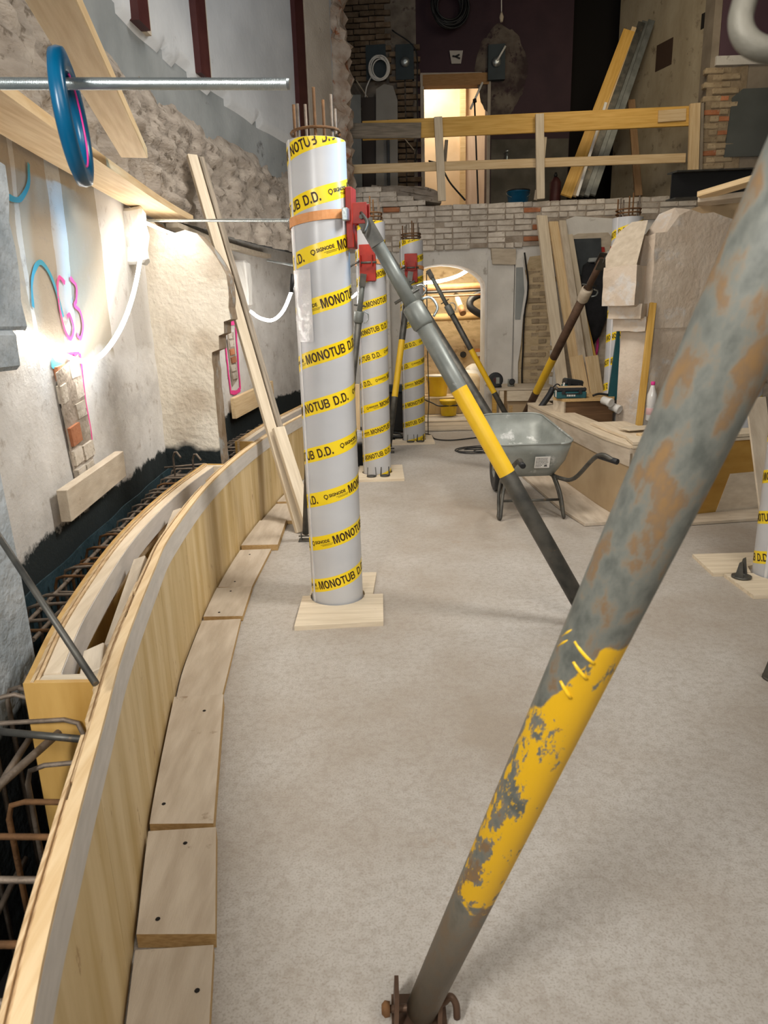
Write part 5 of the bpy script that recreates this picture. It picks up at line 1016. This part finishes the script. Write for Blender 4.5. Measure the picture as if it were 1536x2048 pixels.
# steel I-beam and boards on the pier
ib = thing('steel_beam', P(1350, 398, 7.3), 'black steel I-beam lying above the plaster pier on the right', 'beam'); a, b = P(1350, 398, 7.3), P(1560, 388, 7.6); dz = .24; d = (b - a).normalized(); nn = V((-d.y, d.x, 0)).normalized()
obj('web', poly_prism([a + nn * .07, b + nn * .07, b + nn * .07 + V((0, 0, dz)), a + nn * .07 + V((0, 0, dz))], nn * .012), m_black, ib)
for z in (0, dz): obj('flange', poly_prism([a + V((0, 0, z)), b + V((0, 0, z)), b + nn * .15 + V((0, 0, z)), a + nn * .15 + V((0, 0, z))], (0, 0, .014)), m_darksteel, ib)
tag(board('loose_board', P(1400, 392, 7.05), P(1535, 352, 6.6), .05, .12, m_pine, (0, .3, 1)), 'pale board lying askew below the black steel beam', 'board'); tag(board('loose_board', P(1396, 404, 7.1), P(1500, 392, 6.9), .05, .12, m_dusty, (0, .3, 1)), 'dusty board end under the pale askew board at upper right', 'board')
# ================================================================== RAILING ON THE UPPER LEVEL
t = thing('railing', BP(2, 3.2, .05, 11.15), 'rough timber guard rail of planks and posts along the upper level edge', 'railing')
def rail_board(x0, y0, x1, y1, wd, th, mat, off, name): return board(name, BW(x0, y0, off, 11.1), BW(x1, y1, off, 11.1), wd, th, mat, (0, .05, 1), t)
rail_board(725, 262, 1385, 232, .25, .035, m_ochre, 0, 'rail_plank'); rail_board(692, 262, 842, 261, .20, .03, m_grey_wood, .045, 'rail_plank')['label'] = 'grey weathered plank'
rail_board(696, 339, 1371, 316, .12, .03, m_pine, 0, 'rail_plank'); rail_board(1316, 233, 1372, 229, .15, .02, m_pine, .03, 'rail_patch')
for x0, y0, x1, y1, wd in ((876, 234, 884, 402, .115), (1079, 228, 1081, 398, .115), (1390, 207, 1386, 346, .14)): board('rail_post', BW(x1, y1, .06, 11.1), BW(x0, y0, .06, 11.1), wd, .05, m_pine if x0 > 1300 else m_pale, (1, 0, 0), t)
board('rail_post', BW(1398, 346, .0, 11.1), BW(1402, 208, 0, 11.1), .04, .12, m_grey_wood, (1, 0, 0), t)
for x0, y0, x1, y1 in ((893, 280, 888, 340), (1090, 274, 1086, 318), (1074, 380, 1071, 400)): board('brace_offcut', BW(x1, y1, -.06, 11.1), BW(x0, y0, -.06, 11.1), .05, .03, m_grey_wood if x0 < 900 else m_pale, (1, 0, 0), t)
m_stud = M('dusty_steel_stud', (.13, .14, .135), (.22, .235, .23), 6, rough=.5, metal=.5)
# planks and studs leaning on the upper level
for i, (x0, y0, x1, y1, wd, mat, lab) in enumerate(((1258, 62, 1132, 392, .17, m_ochre, 'broad ochre board, leftmost of the lumber leaning on the upper side wall'), (1268, 56, 1148, 392, .07, m_pine, 'narrow yellow board, second of the lumber leaning on the upper side wall'), (1283, 46, 1160, 392, .10, m_darksteel, 'dark steel stud, left one leaning on the upper side wall'), (1290, 44, 1172, 392, .09, m_stud, 'middle steel stud leaning on the upper side wall'), (1303, 42, 1184, 390, .10, m_stud, 'rightmost steel stud leaning on the upper side wall'))):
    tag(board('leaning_stud' if mat in (m_stud, m_darksteel) else 'leaning_board', BW(x1, y1, -.10 - .02 * i, 11.3), BW(x0, y0, -.75 - .05 * i, 11.3), wd, .05, mat, (1, 0, .3)), lab, 'stud' if i > 1 else 'board')
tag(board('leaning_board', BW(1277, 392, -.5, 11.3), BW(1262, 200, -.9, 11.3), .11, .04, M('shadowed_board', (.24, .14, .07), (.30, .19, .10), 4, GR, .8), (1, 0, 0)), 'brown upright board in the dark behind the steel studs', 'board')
tag(board('leaning_lath', BW(1154, 392, .0, 11.2), BW(1212, 205, -.4, 11.2), .04, .02, m_whitep, (1, 0, .3)), 'thin white lath among the leaning studs', 'lath')
def lamp_plate(x0, y0, x1, y1, disc, label, lever=False):
    p0, p1 = BW(x0, y1, .10, 13.1), BW(x1, y0, .10, 13.1); t = thing('lamp_plate', ((p0.x + p1.x) / 2, p0.y, p0.z), label, 'wall plate', 'dark plates on the upper back wall')
    obj('plate', poly_prism([(p0.x, p0.y, p0.z), (p1.x, p1.y, p0.z), (p1.x, p1.y, p1.z), (p0.x, p0.y, p1.z)], (0, .095, 0)), m_slate, t)
    if disc:
        c = BW(*disc, .11, 13.1); obj('round_lamp', bmlathe([(.075, 0), (.075, .02), (.045, .05), (.02, .055)], c, 18, axis=(0, -1, 0)), m_zinc, t)
        if lever: tube('lever', [c + V((0, -.05, 0)), c + V((.13, -.07, .20))], .016, m_whitep, t, 8)
lamp_plate(733, 88, 771, 160, None, 'dark wall plate at upper left with the pale cable coil hanging on it'); lamp_plate(792, 87, 827, 160, (810, 124), 'dark wall plate with a round silver lamp left of the doorway'); lamp_plate(976, 87, 1011, 160, (993, 124), 'dark wall plate with lamp and white lever right of the doorway', True)
def coil(c, r, n, wr, mat, nrm, label, name='cable_coil', tail=None, ell=1.0, seed=1):
    bm = bmesh.new(); rg = random.Random(seed); nrm = V(nrm).normalized(); u = V((0, 0, 1)); u = (u - nrm * u.dot(nrm)); u = u.normalized() if u.length > .05 else V((0, 1, 0)); v = nrm.cross(u)
    for k in range(n):
        rr_ = r * (1 - .3 * rg.random()); dx, dy = rg.uniform(-.12, .12) * r, rg.uniform(-.15, .1) * r; off = rg.uniform(0, wr * n * .5)
        bmtube([V(c) + u * (math.cos(a) * rr_ * ell + dy) + v * (math.sin(a) * rr_ + dx) + nrm * (off + wr * math.sin(a * 2 + k)) for a in [2 * math.pi * i / 28 for i in range(29)]], wr, 6, bm)
    if tail: bmtube(catmull(tail, 6), wr, 6, bm)
    return tag(obj(name, bm, mat), label, 'cable')
coil(BW(758, 138, .16, 13.1), .16, 6, .011, m_whitep, (0, -1, 0), 'pale cable coil hung on the left dark wall plate', ell=1.15, tail=[BW(744, 150, .1, 13.1), BW(733, 175, .1, 13.1), BW(728, 205, .1, 13.1), BW(712, 235, .1, 13.1), BW(698, 246, .1, 13.1)])
coil(BW(897, 15, .2, 13.1), .30, 12, .015, m_black, (.1, -1, 0), 'big black cable coil hanging high above the doorway', ell=1.0, seed=4)
t = thing('hanging_plug', BW(1003, 35, .5, 13.1), 'thin pale cord with a plug hanging from above the upper level', 'plug'); tube('cord', [BW(1003, -60, .5, 13.1), BW(1003, 28, .5, 13.1)], .008, m_whitep, t, 6); tube('plug', [BW(1003, 24, .5, 13.1), BW(1003, 34, .5, 13.1), BW(1003, 44, .5, 13.1)], [.012, .035, .02], m_dusty, t, 8)
t = thing('wall_clock', BW(912, 128, .05, 13.1), 'small white square plate with dark hands above the doorway', 'clock'); a, b, c_, d_ = BW(903, 127, .04, 13.1), BW(922, 127, .04, 13.1), BW(926, 101, .04, 13.1), BW(899, 101, .04, 13.1)
obj('clock_face', poly_prism([a, b, c_, d_], (0, .03, 0)), M('off_white_plate', (.42, .40, .37)), t)
for x, y in ((919, 109), (905, 112), (920, 117)): tube('hand', [BW(911, 113, .055, 13.1), BW(x, y, .055, 13.1)], .012, m_black, t, 6)
for pts, lab in (([(712, 160), (735, 195), (760, 235), (795, 262), (828, 300)], 'slack pale cable drooping across the left upper masonry'), ([(784, 60), (831, 100), (834, 180), (836, 260), (830, 330)], 'dark cable running down beside the doorway')):
    tag(tube('wall_cable', catmull([BW(x, y, .1, 13.1) for x, y in pts], 6), .010, m_dusty if 'slack' in lab else m_black, None, 6), lab, 'cable')
# bits standing on the upper level
tag(obj('white_board', poly_prism([BW(x, y, .25, 13.1) for x, y in ((752, 385), (796, 385), (795, 200), (786, 172), (768, 168), (752, 178))], (0, .03, 0)), M('dull_white_board', (.27, .26, .24), (.33, .32, .30), 3, rough=.8)), 'dull white board leaning on the upper masonry left of the doorway', 'board')
tag(board('dark_post', BW(778, 388, .3, 13.1), BW(776, 240, .3, 13.1), .045, .05, m_black, (1, 0, 0)), 'black upright in front of the dull white board', 'post')
tag(board('dark_door_leaf', BW(742, 385, .2, 13.1), BW(738, 195, .2, 13.1), .26, .04, M('dark_brown_leaf', (.03, .02, .015), rough=.6), (1, 0, 0)), 'dark brown upright panel left of the dull white board', 'panel')
tag(board('grey_panel_leaf', BW(712, 380, .25, 13.1), BW(708, 190, .25, 13.1), .22, .04, m_greyband, (1, 0, 0)), 'grey upright panel at the ragged wall end on the upper level', 'panel')
t = thing('broom', BW(955, 398, .4, 13.1), 'thin black stick with pale head leaning in the lit doorway', 'broom'); q = BW(956, 400, .4, 13.1); tube('stick', [V((q.x, q.y, 3.195)), q, BW(949, 205, .3, 13.1)], .014, m_black, t, 7); tube('broom_head', [BW(941, 218, .3, 13.1), BW(965, 165, .25, 13.1)], .018, m_whitep, t, 7); tube('ferrule', [BW(950, 205, .31, 13.1), BW(949, 198, .31, 13.1)], .03, m_black, t, 8)
def bucket(c, r, h, mat, label, lid=None, name='bucket', cat='bucket'):
    c = V(c); t = thing(name, c, label, cat); obj('bucket_body', bmlathe([(r * .82, 0), (r * .84, .004), (r, h * .93), (r * 1.04, h * .93), (r * 1.04, h), (r * .97, h), (r * .80, .012)], c, 24), mat, t)
    if lid: obj('lid', bmlathe([(r * 1.05, h), (r * 1.07, h + .004), (r * 1.05, h + .02), (r * .3, h + .024)], c, 24), lid, t)
    tube('bail_handle', [c + V((r * 1.05 * math.cos(a), -.01 - r * .75 * math.sin(a), h * .9 - r * .5 * math.sin(a))) for a in [math.pi * i / 12 for i in range(13)]], .005, m_zinc, t, 6); return t
p = BW(1036, 392, -.4, 11.3); bucket((p.x, p.y, 3.20), .17, .22, m_blue, 'blue bucket with a dark lid on the upper level by the middle post', m_black)
p = BW(1110, 392, -.5, 11.3); t = thing('red_canister', (p.x, p.y, 3.2), 'dark red canister on the upper level left of the leaning boards', 'canister'); obj('canister_body', bmlathe([(.08, 0), (.085, .02), (.085, .34), (.05, .40), (.025, .42)], (p.x, p.y, 3.2), 18), m_redpost, t); obj('valve', bmlathe([(.02, .42), (.03, .44), (.02, .48)], (p.x, p.y, 3.2), 10), m_black, t)
tag(tube('floor_cable', catmull([BW(858, 322, .0, 12.6), BW(880, 330, .0, 12.4), BW(900, 365, .0, 12.0), BW(930, 400, .0, 11.6)], 6), .014, m_black, None, 6), 'black cable drooping from the doorway to the ledge', 'cable')
t = thing('wall_tap', BW(1014, 315, .05, 13.1), 'small chrome tap on the upper back wall', 'tap'); tube('spout', catmull([BW(1014, 308, .04, 13.1), BW(1014, 310, .14, 13.1), BW(1014, 322, .16, 13.1)], 4), .022, m_zinc, t, 8); tube('tap_handle', [BW(1011, 302, .08, 13.1), BW(1018, 302, .08, 13.1)], .018, m_zinc, t, 8)
bm = poly_prism([BW(x, y, -.15, 11.25) for x, y in ((742, 396), (885, 404), (890, 385), (870, 378), (820, 372), (745, 368))], (0, .5, 0)); bmesh.ops.triangulate(bm, faces=bm.faces[:]); bmesh.ops.subdivide_edges(bm, edges=bm.edges[:], cuts=2); 
for v in bm.verts: v.co += V((1, 1, 1)) * .05 * nz(v.co.x, v.co.y, v.co.z, 5)
o = obj('rubble_heap', bm, m_rough); tag(o, 'heap of dusty rubble on the ledge left of the doorway', 'rubble', kind='stuff')
# ================================================================== LOWER BACK: planks, bench, tools, jacket
LPK = [(1083, 432, 1137, 868, 24, m_pale, 'tallest pale plank leaning right of the niche, leftmost of the row'), (1106, 444, 1172, 866, 21, m_pine, 'second leaning plank from the left, yellowish'), (1124, 442, 1186, 866, 15, m_dusty, 'third leaning plank from the left, dusty'), (1139, 470, 1204, 864, 13, m_pale, 'fourth leaning plank from the left, narrow and pale'), (1147, 545, 1221, 864, 10, m_ochre, 'fifth leaning plank from the left, thin and ochre')]
for i, (x0, y0, x1, y1, w_, mat, lab) in enumerate(LPK):
    g = G(x1, y1 - 6 * (i > 2)); top = BW(x0, y0, .14 + .015 * i); tag(board('leaning_plank', V((g.x, g.y, .005)), top, w_ * .86 / 1400 * 10.9, .045, mat, (1, .2, 0)), lab, 'plank', 'planks leaning beside the arch pier')
for i, (x0, y0, x1, y1, w_, lab) in enumerate(((1152, 712, 1182, 866, 25, 'short broad plank in front of the leaning row, left one'), (1183, 712, 1206, 866, 25, 'short broad plank in front of the leaning row, right one'))):
    g = G(x1, y1); tag(board('leaning_plank', V((g.x, g.y, .005)), P(x0, y0, g.y + .2), w_ / 1400 * 10.4, .03, m_pine, (1, .2, 0)), lab, 'plank', 'planks leaning beside the arch pier')
c0, c1 = V((1.83, 10.15, 0)), V((2.42, 10.05, 0)); t = thing('site_bench', (2.1, 10.3, 0), 'brown fibreboard bench box with a timber top below the arch pier', 'bench')
obj('body', poly_prism([c0, c1, c1 + V((0, .6, 0)), c0 + V((0, .6, 0))], (0, 0, .58)), m_mdf, t); obj('top_board', poly_prism([c0 + V((-.22, -.02, .581)), c1 + V((.1, -.03, .581)), c1 + V((.1, .7, .581)), c0 + V((-.22, .7, .581))], (0, 0, .03)), m_dusty, t)
obj('front_batten', poly_prism([c0 + V((-.02, -.06, .43)), c1 + V((.1, -.06, .43)), c1 + V((.1, -.06, .575)), c0 + V((-.02, -.06, .575))], (0, .05, 0)), m_pale, t)
obj('side_batten', poly_prism([c0 + V((-.22, -.01, 0)), c0 + V((-.16, -.01, 0)), c0 + V((-.16, -.01, .58)), c0 + V((-.22, -.01, .58))], (0, .06, 0)), m_ochre, t); obj('corner_batten', poly_prism([c0 + V((-.12, -.02, 0)), c0 + V((-.06, -.02, 0)), c0 + V((-.06, -.02, .58)), c0 + V((-.12, -.02, .58))], (0, .05, 0)), m_pale, t)
obj('lighter_panel', poly_prism([c0 + V((.02, -.008, .0)), c0 + V((.30, -.03, .0)), c0 + V((.30, -.03, .36)), c0 + V((.02, -.008, .36))], (0, .006, 0)), m_edge, t)
tag(board('bench_brace', V((2.32, 9.95, .005)), V((2.22, 10.0, .45)), .13, .03, m_pale, (1, 0, 0)), 'short pale board leaning against the bench front', 'board')
t = thing('cutting_machine', P(990, 760, 10.35), 'round dark saw machine with a red face lying on the bench', 'tool'); cc = P(990, 745, 10.3); cc.z = .612 + .10
obj('guard_ring', bmlathe([(.06, 0), (.105, 0), (.11, .02), (.11, .06), (.095, .065), (.06, .06)], cc, 24, axis=(0, -1, .15)), m_black, t); obj('face_disc', bmlathe([(.03, .02), (.085, .03), (.085, .04), (.03, .062)], cc, 20, axis=(0, -1, .15)), m_redpost, t); obj('flap', bmbox(.05, .02, .09, .004, (cc.x + .03, cc.y - .07, cc.z)), m_galv, t); obj('machine_foot', bmbox(.18, .12, .03, .004, (cc.x, cc.y, .627)), m_black, t)
c = P(1022, 760, 10.4); c.z = .612; t = thing('tin', c, 'small grey tin with a dark mouth beside the round machine', 'tin'); obj('tin_body', bmlathe([(.05, 0), (.052, .01), (.048, .10), (.04, .10), (.035, .04)], c, 18), m_galv, t); obj('tin_spout', bmlathe([(.03, 0), (.042, .005), (.042, .05), (.03, .05)], c + V((0, -.05, .06)), 14, axis=(0, -1, .3)), m_black, t)
tag(obj('dark_board', poly_prism([BW(x, y, .11) for x, y in ((1147, 478), (1202, 476), (1203, 520), (1196, 560), (1150, 550))], (0, .02, 0)), M('chalked_slate', (.03, .037, .042), (.045, .053, .058), 6, rough=.6, c3=(.13, .13, .12), t3=.69, s3=14)), 'dark scratched board on the plaster right of the leaning planks', 'board')
bm = bmesh.new(); R_ = []; jb = BW(1185, 525, .22)
for i, (zz, rx, cx_) in enumerate(((.02, .05, 0), (-.05, .14, .0), (-.2, .19, .01), (-.5, .20, .03), (-.8, .19, .06), (-1.0, .15, .04), (-1.15, .05, .03))):
    R_.append([bm.verts.new((jb.x + cx_ + rx * math.cos(a) * (1 + .15 * math.sin(3 * a + i)), jb.y + rx * .42 * math.sin(a) * (1 + .3 * math.sin(5 * a)), jb.z + zz + .03 * math.sin(2 * a + i))) for a in [2 * math.pi * k / 20 for k in range(20)]])
for a, b in zip(R_, R_[1:]):
    for k in range(20): bm.faces.new((a[k], a[(k + 1) % 20], b[(k + 1) % 20], b[k])).smooth = True
bm.faces.new(R_[0]); bm.faces.new(R_[-1]); t = thing('work_jacket', jb, 'black work jacket hanging on the plaster wall right of the planks', 'jacket'); obj('jacket_body', bm, m_cloth, t)
bm = bmtube(catmull([jb + V((.14, -.03, -.05)), jb + V((.24, -.04, -.3)), jb + V((.25, -.03, -.6)), jb + V((.20, -.03, -.78))], 5), [.05, .055, .06, .06, .06, .06, .06, .06, .055, .055, .05, .05, .05, .05, .045, .04], 10); obj('sleeve', bm, m_cloth, t); obj('collar', bmlathe([(.07, 0), (.075, .02), (.06, .06), (.04, .05)], jb + V((0, -.02, .0)), 14), m_greyband, t)
tag(tube('coat_hook', [BW(1196, 527, .10), BW(1210, 524, .34)], .014, m_whitep, None, 8), 'white peg sticking out beside the hanging jacket', 'hook')
tag(tube('pink_strap', catmull([BW(1192, 640, .14), BW(1194, 665, .14), BW(1195, 690, .13), BW(1190, 712, .13), BW(1176, 712, .12)], 5), .02, m_magenta, None, 6), 'bright pink strap hanging below the jacket', 'strap')
tag(obj('red_tag', poly_prism([BW(1203, 494, .12), BW(1209, 494, .12), BW(1210, 504, .12), BW(1204, 504, .12)], (0, .015, 0)), m_red), 'tiny red tag beside the scratched dark board', 'tag')
# behind the left columns
tag(board('white_door_leaf', V((-.10, 10.9, 0)), V((-.10, 10.9, 2.28)), .55, .05, m_white_p, (1, 0, 0)), 'white door leaf standing between the second and third columns', 'door')
tag(board('brown_post', P(779, 905, 8.8) * 1, P(765, 540, 8.8), .035, .035, M('red_brown_timber', (.16, .075, .04), (.22, .11, .06), 4, GR), (1, 0, 0)), 'slim red brown timber post behind the second column', 'post')
tag(board('bearer_board', P(713, 880, 8.6), P(711, 768, 8.6), .10, .05, m_pine, (1, 0, 0)), 'knotty board end upright between the first two columns', 'board')
g = G(714, 930); bucket((g.x, g.y, 0), .12, .26, m_black, 'black bin with a crumpled bag between the first two columns', None, 'waste_bin', 'bin'); bm = bmlathe([(.09, .24), (.12, .30), (.10, .36), (.05, .38)], (g.x, g.y, 0), 14)
for v in bm.verts: v.co += V((1, 1, 1)) * .03 * nz(v.co.x, v.co.y, v.co.z, 14)
tag(obj('crumpled_bag', bm, m_plastic), 'crumpled pale plastic bag on top of the black bin', 'bag')
g = G(792, 865); t = thing('dark_trolley', (.22, 10.2, 0), 'dark equipment case in the shadow between second and third columns', 'case'); obj('case_body', bmbox(.30, .3, .55, .02, (.22, 10.3, .30)), m_black, t); obj('case_lid', bmbox(.26, .26, .12, .03, (.22, 10.3, .63)), m_slate, t); obj('wheel', bmlathe([(.05, -.02), (.06, 0), (.05, .02)], (.12, 10.12, .06), 14, axis=(1, 0, 0)), m_black, t)
def fcoil(c, r, n, wr, label, seed, mat=m_black):
    bm = bmesh.new(); rg = random.Random(seed)
    for k in range(n):
        rr_ = r * rg.uniform(.5, 1); cx_, cy_ = c[0] + rg.uniform(-.3, .3) * r, c[1] + rg.uniform(-.3, .3) * r
        bmtube([(cx_ + rr_ * math.cos(a), cy_ + rr_ * .8 * math.sin(a), wr + .004 + .012 * k * (.5 + .5 * math.sin(a + k))) for a in [2 * math.pi * i / 26 for i in range(25)]], wr, 6, bm)
    return tag(obj('cable_tangle', bm, mat), label, 'cable')
p = G(792, 878); fcoil((p.x, p.y), .16, 7, .010, 'tangle of black cable beside the third column foot', 2); p = G(965, 906); fcoil((p.x, p.y + .15), .27, 4, .007, 'loose loops of black hose on the floor left of the wheelbarrow', 8)
p = G(872, 824); fcoil((p.x, p.y), .34, 6, .010, 'tangle of cables on the floor under the arch', 5, m_dusty)
tag(tube('floor_cable', catmull([G(848, 868) + V((0, 0, .012)), G(862, 872) + V((0, 0, .012)), G(872, 880) + V((0, 0, .012)), G(905, 882) + V((0, 0, .012)), G(960, 876) + V((0, 0, .012))], 6), .009, m_black, None, 6), 'black cable snaking from the third column plate towards the wheelbarrow', 'cable')
tag(tube('hanging_wire', [P(853, 545, 9.6), P(855, 700, 9.7), P(858, 800, 9.8), P(856, 835, 9.9), V((P(856, 835, 9.9).x, 9.9, .01))], .007, m_darksteel, None, 5), 'thin dark wire hanging right of the third column', 'wire')
# ================================================================== BACK ROOM BEYOND THE ARCH
def rpipe(y0, px0, px1, Y, r, mat, label, dy=0):
    z = P(900, y0, Y).z; return tag(tube('pipe', [(-.29, Y, z - .02), (1.3, Y, z), (2.99, Y, z + .03)], r, mat, None, 14), label, 'pipe')
rpipe(574, 800, 985, 13.0, .055, m_pipe_br, 'rust brown pipe running high across the back room'); rpipe(583, 800, 985, 12.7, .022, m_black, 'thin black pipe under the rust brown pipe'); rpipe(634, 800, 985, 13.3, .07, m_pipe_tan, 'thick tan lagged pipe across the back room wall')
rpipe(592, 872, 968, 12.6, .015, m_copper, 'thin copper pipe end with a hook under the black pipe')
tag(tube('elbow_pipe', catmull([V((2.99, 12.8, P(985, 582, 12.8).z)), P(985, 582, 12.8), P(962, 588, 12.8), P(943, 598, 12.75), P(940, 612, 12.7), P(950, 622, 12.7), P(968, 632, 12.75), P(985, 640, 12.8), V((2.99, 12.8, P(985, 640, 12.8).z))], 6), .062, m_black, None, 14), 'black bent waste pipe elbow at the right of the arch', 'pipe')
t = thing('pipe_branch', P(918, 600, 12.9), 'short pale pipe branch sticking out below the black pipe', 'pipe'); tube('branch', [P(912, 590, 13.2), P(922, 616, 12.7)], .048, m_dusty, t, 12); tube('socket', [P(922, 614, 12.72), P(926, 627, 12.6)], .058, m_pipe_br, t, 12)
tag(obj('wall_pipe_end', bmlathe([(.045, 0), (.06, 0), (.06, .05), (.045, .05)], P(926, 709, 13.9), 16, axis=(0, -1, 0)), m_black), 'round black hole sleeve on the tan back room wall', 'sleeve')
g = V((P(875, 770, 12.3).x, 12.3, .0)); bucket((g.x, g.y, .30), .19, .34, m_buck, 'yellow bucket standing on the box in the back room', m_whitep); bx = thing('crate', (g.x, g.y, .012), 'plywood crate under the yellow bucket in the back room', 'crate')
obj('crate_body', bmbox(.7, .5, .27, .004, (g.x + .05, g.y, .15)), m_ply, bx); obj('crate_lid', bmbox(.74, .54, .015, .002, (g.x + .05, g.y, .292)), m_pale, bx)
g = V((P(897, 800, 11.9).x, 11.88, .012)); bucket(g, .15, .26, m_buck, 'second yellow bucket on the floor just inside the arch')
for i, (x, y, Y, s, mat, lab) in enumerate(((935, 772, 12.4, .26, m_sack, 'tan sack slumped inside the arch on the right'), (950, 800, 12.0, .20, m_sack, 'lower tan sack beside the arch jamb'), (940, 757, 12.75, .18, m_whitep, 'white bundle piled behind the tan sacks'), (948, 741, 13.0, .15, m_whitep, 'white package topmost of the pile by the jamb'), (922, 752, 12.8, .13, m_green, 'green bundle in the pile beyond the arch'), (915, 742, 12.9, .14, m_buck, 'yellow bag in the pile beyond the arch'))):
    c = P(x, y, Y); bm = bmesh.new(); bmesh.ops.create_icosphere(bm, subdivisions=3, radius=s)
    for v in bm.verts: v.co = V((v.co.x * 1.1, v.co.y * .8, max(v.co.z * .85, -s * .45))) * (1 + .25 * nz(v.co.x + i, v.co.y, v.co.z, 6)) + V((c.x, c.y, max(c.z, .012 + s * .5)))
    for f in bm.faces: f.smooth = True
    tag(obj('sack' if mat == m_sack else 'bundle', bm, mat), lab, 'sack' if mat == m_sack else 'bundle')
# support bodies below the pile
t = thing('pallet_box', (1.65, 12.9, .012), 'low timber box carrying the pile of bundles beyond the arch', 'box'); obj('box_body', bmbox(.85, 1.0, .42, .01, (1.72, 13.0, .225)), m_pale, t); obj('box_lid', bmbox(.9, 1.04, .02, .003, (1.72, 13.0, .445)), m_dusty, t)
t = thing('junction_box', P(958, 700, 13.9), 'orange fronted electrical box on the back room wall by the jamb', 'box'); c = P(958, 706, 13.9); obj('box_case', bmbox(.14, .09, .16, .006, (c.x, 13.95, c.z)), m_strap, t); obj('box_cover', bmbox(.11, .02, .08, .004, (c.x, 13.90, c.z - .02)), m_whitep, t)
tag(tube('room_cable', catmull([P(850, 800, 11.9), P(865, 806, 11.8), P(880, 812, 11.75), P(915, 811, 11.75)], 6), .012, m_black, None, 6), 'black hose lying across the floor under the arch', 'hose')
bpy.context.view_layer.update()

for i, (y0, y1, x0, x1, lab) in enumerate(((10.62, 10.95, .52, 1.62, 'dusty board lying across the floor in front of the arch, farther one'), (10.22, 10.58, .62, 1.70, 'dusty board lying across the floor in front of the arch, nearer one'))):
    tag(obj('threshold_board', bmbox(x1 - x0, y1 - y0, .022, .003, ((x0 + x1) / 2, (y0 + y1) / 2, .013 + .002)), m_dusty), lab, 'board')
bpy.context.view_layer.update()
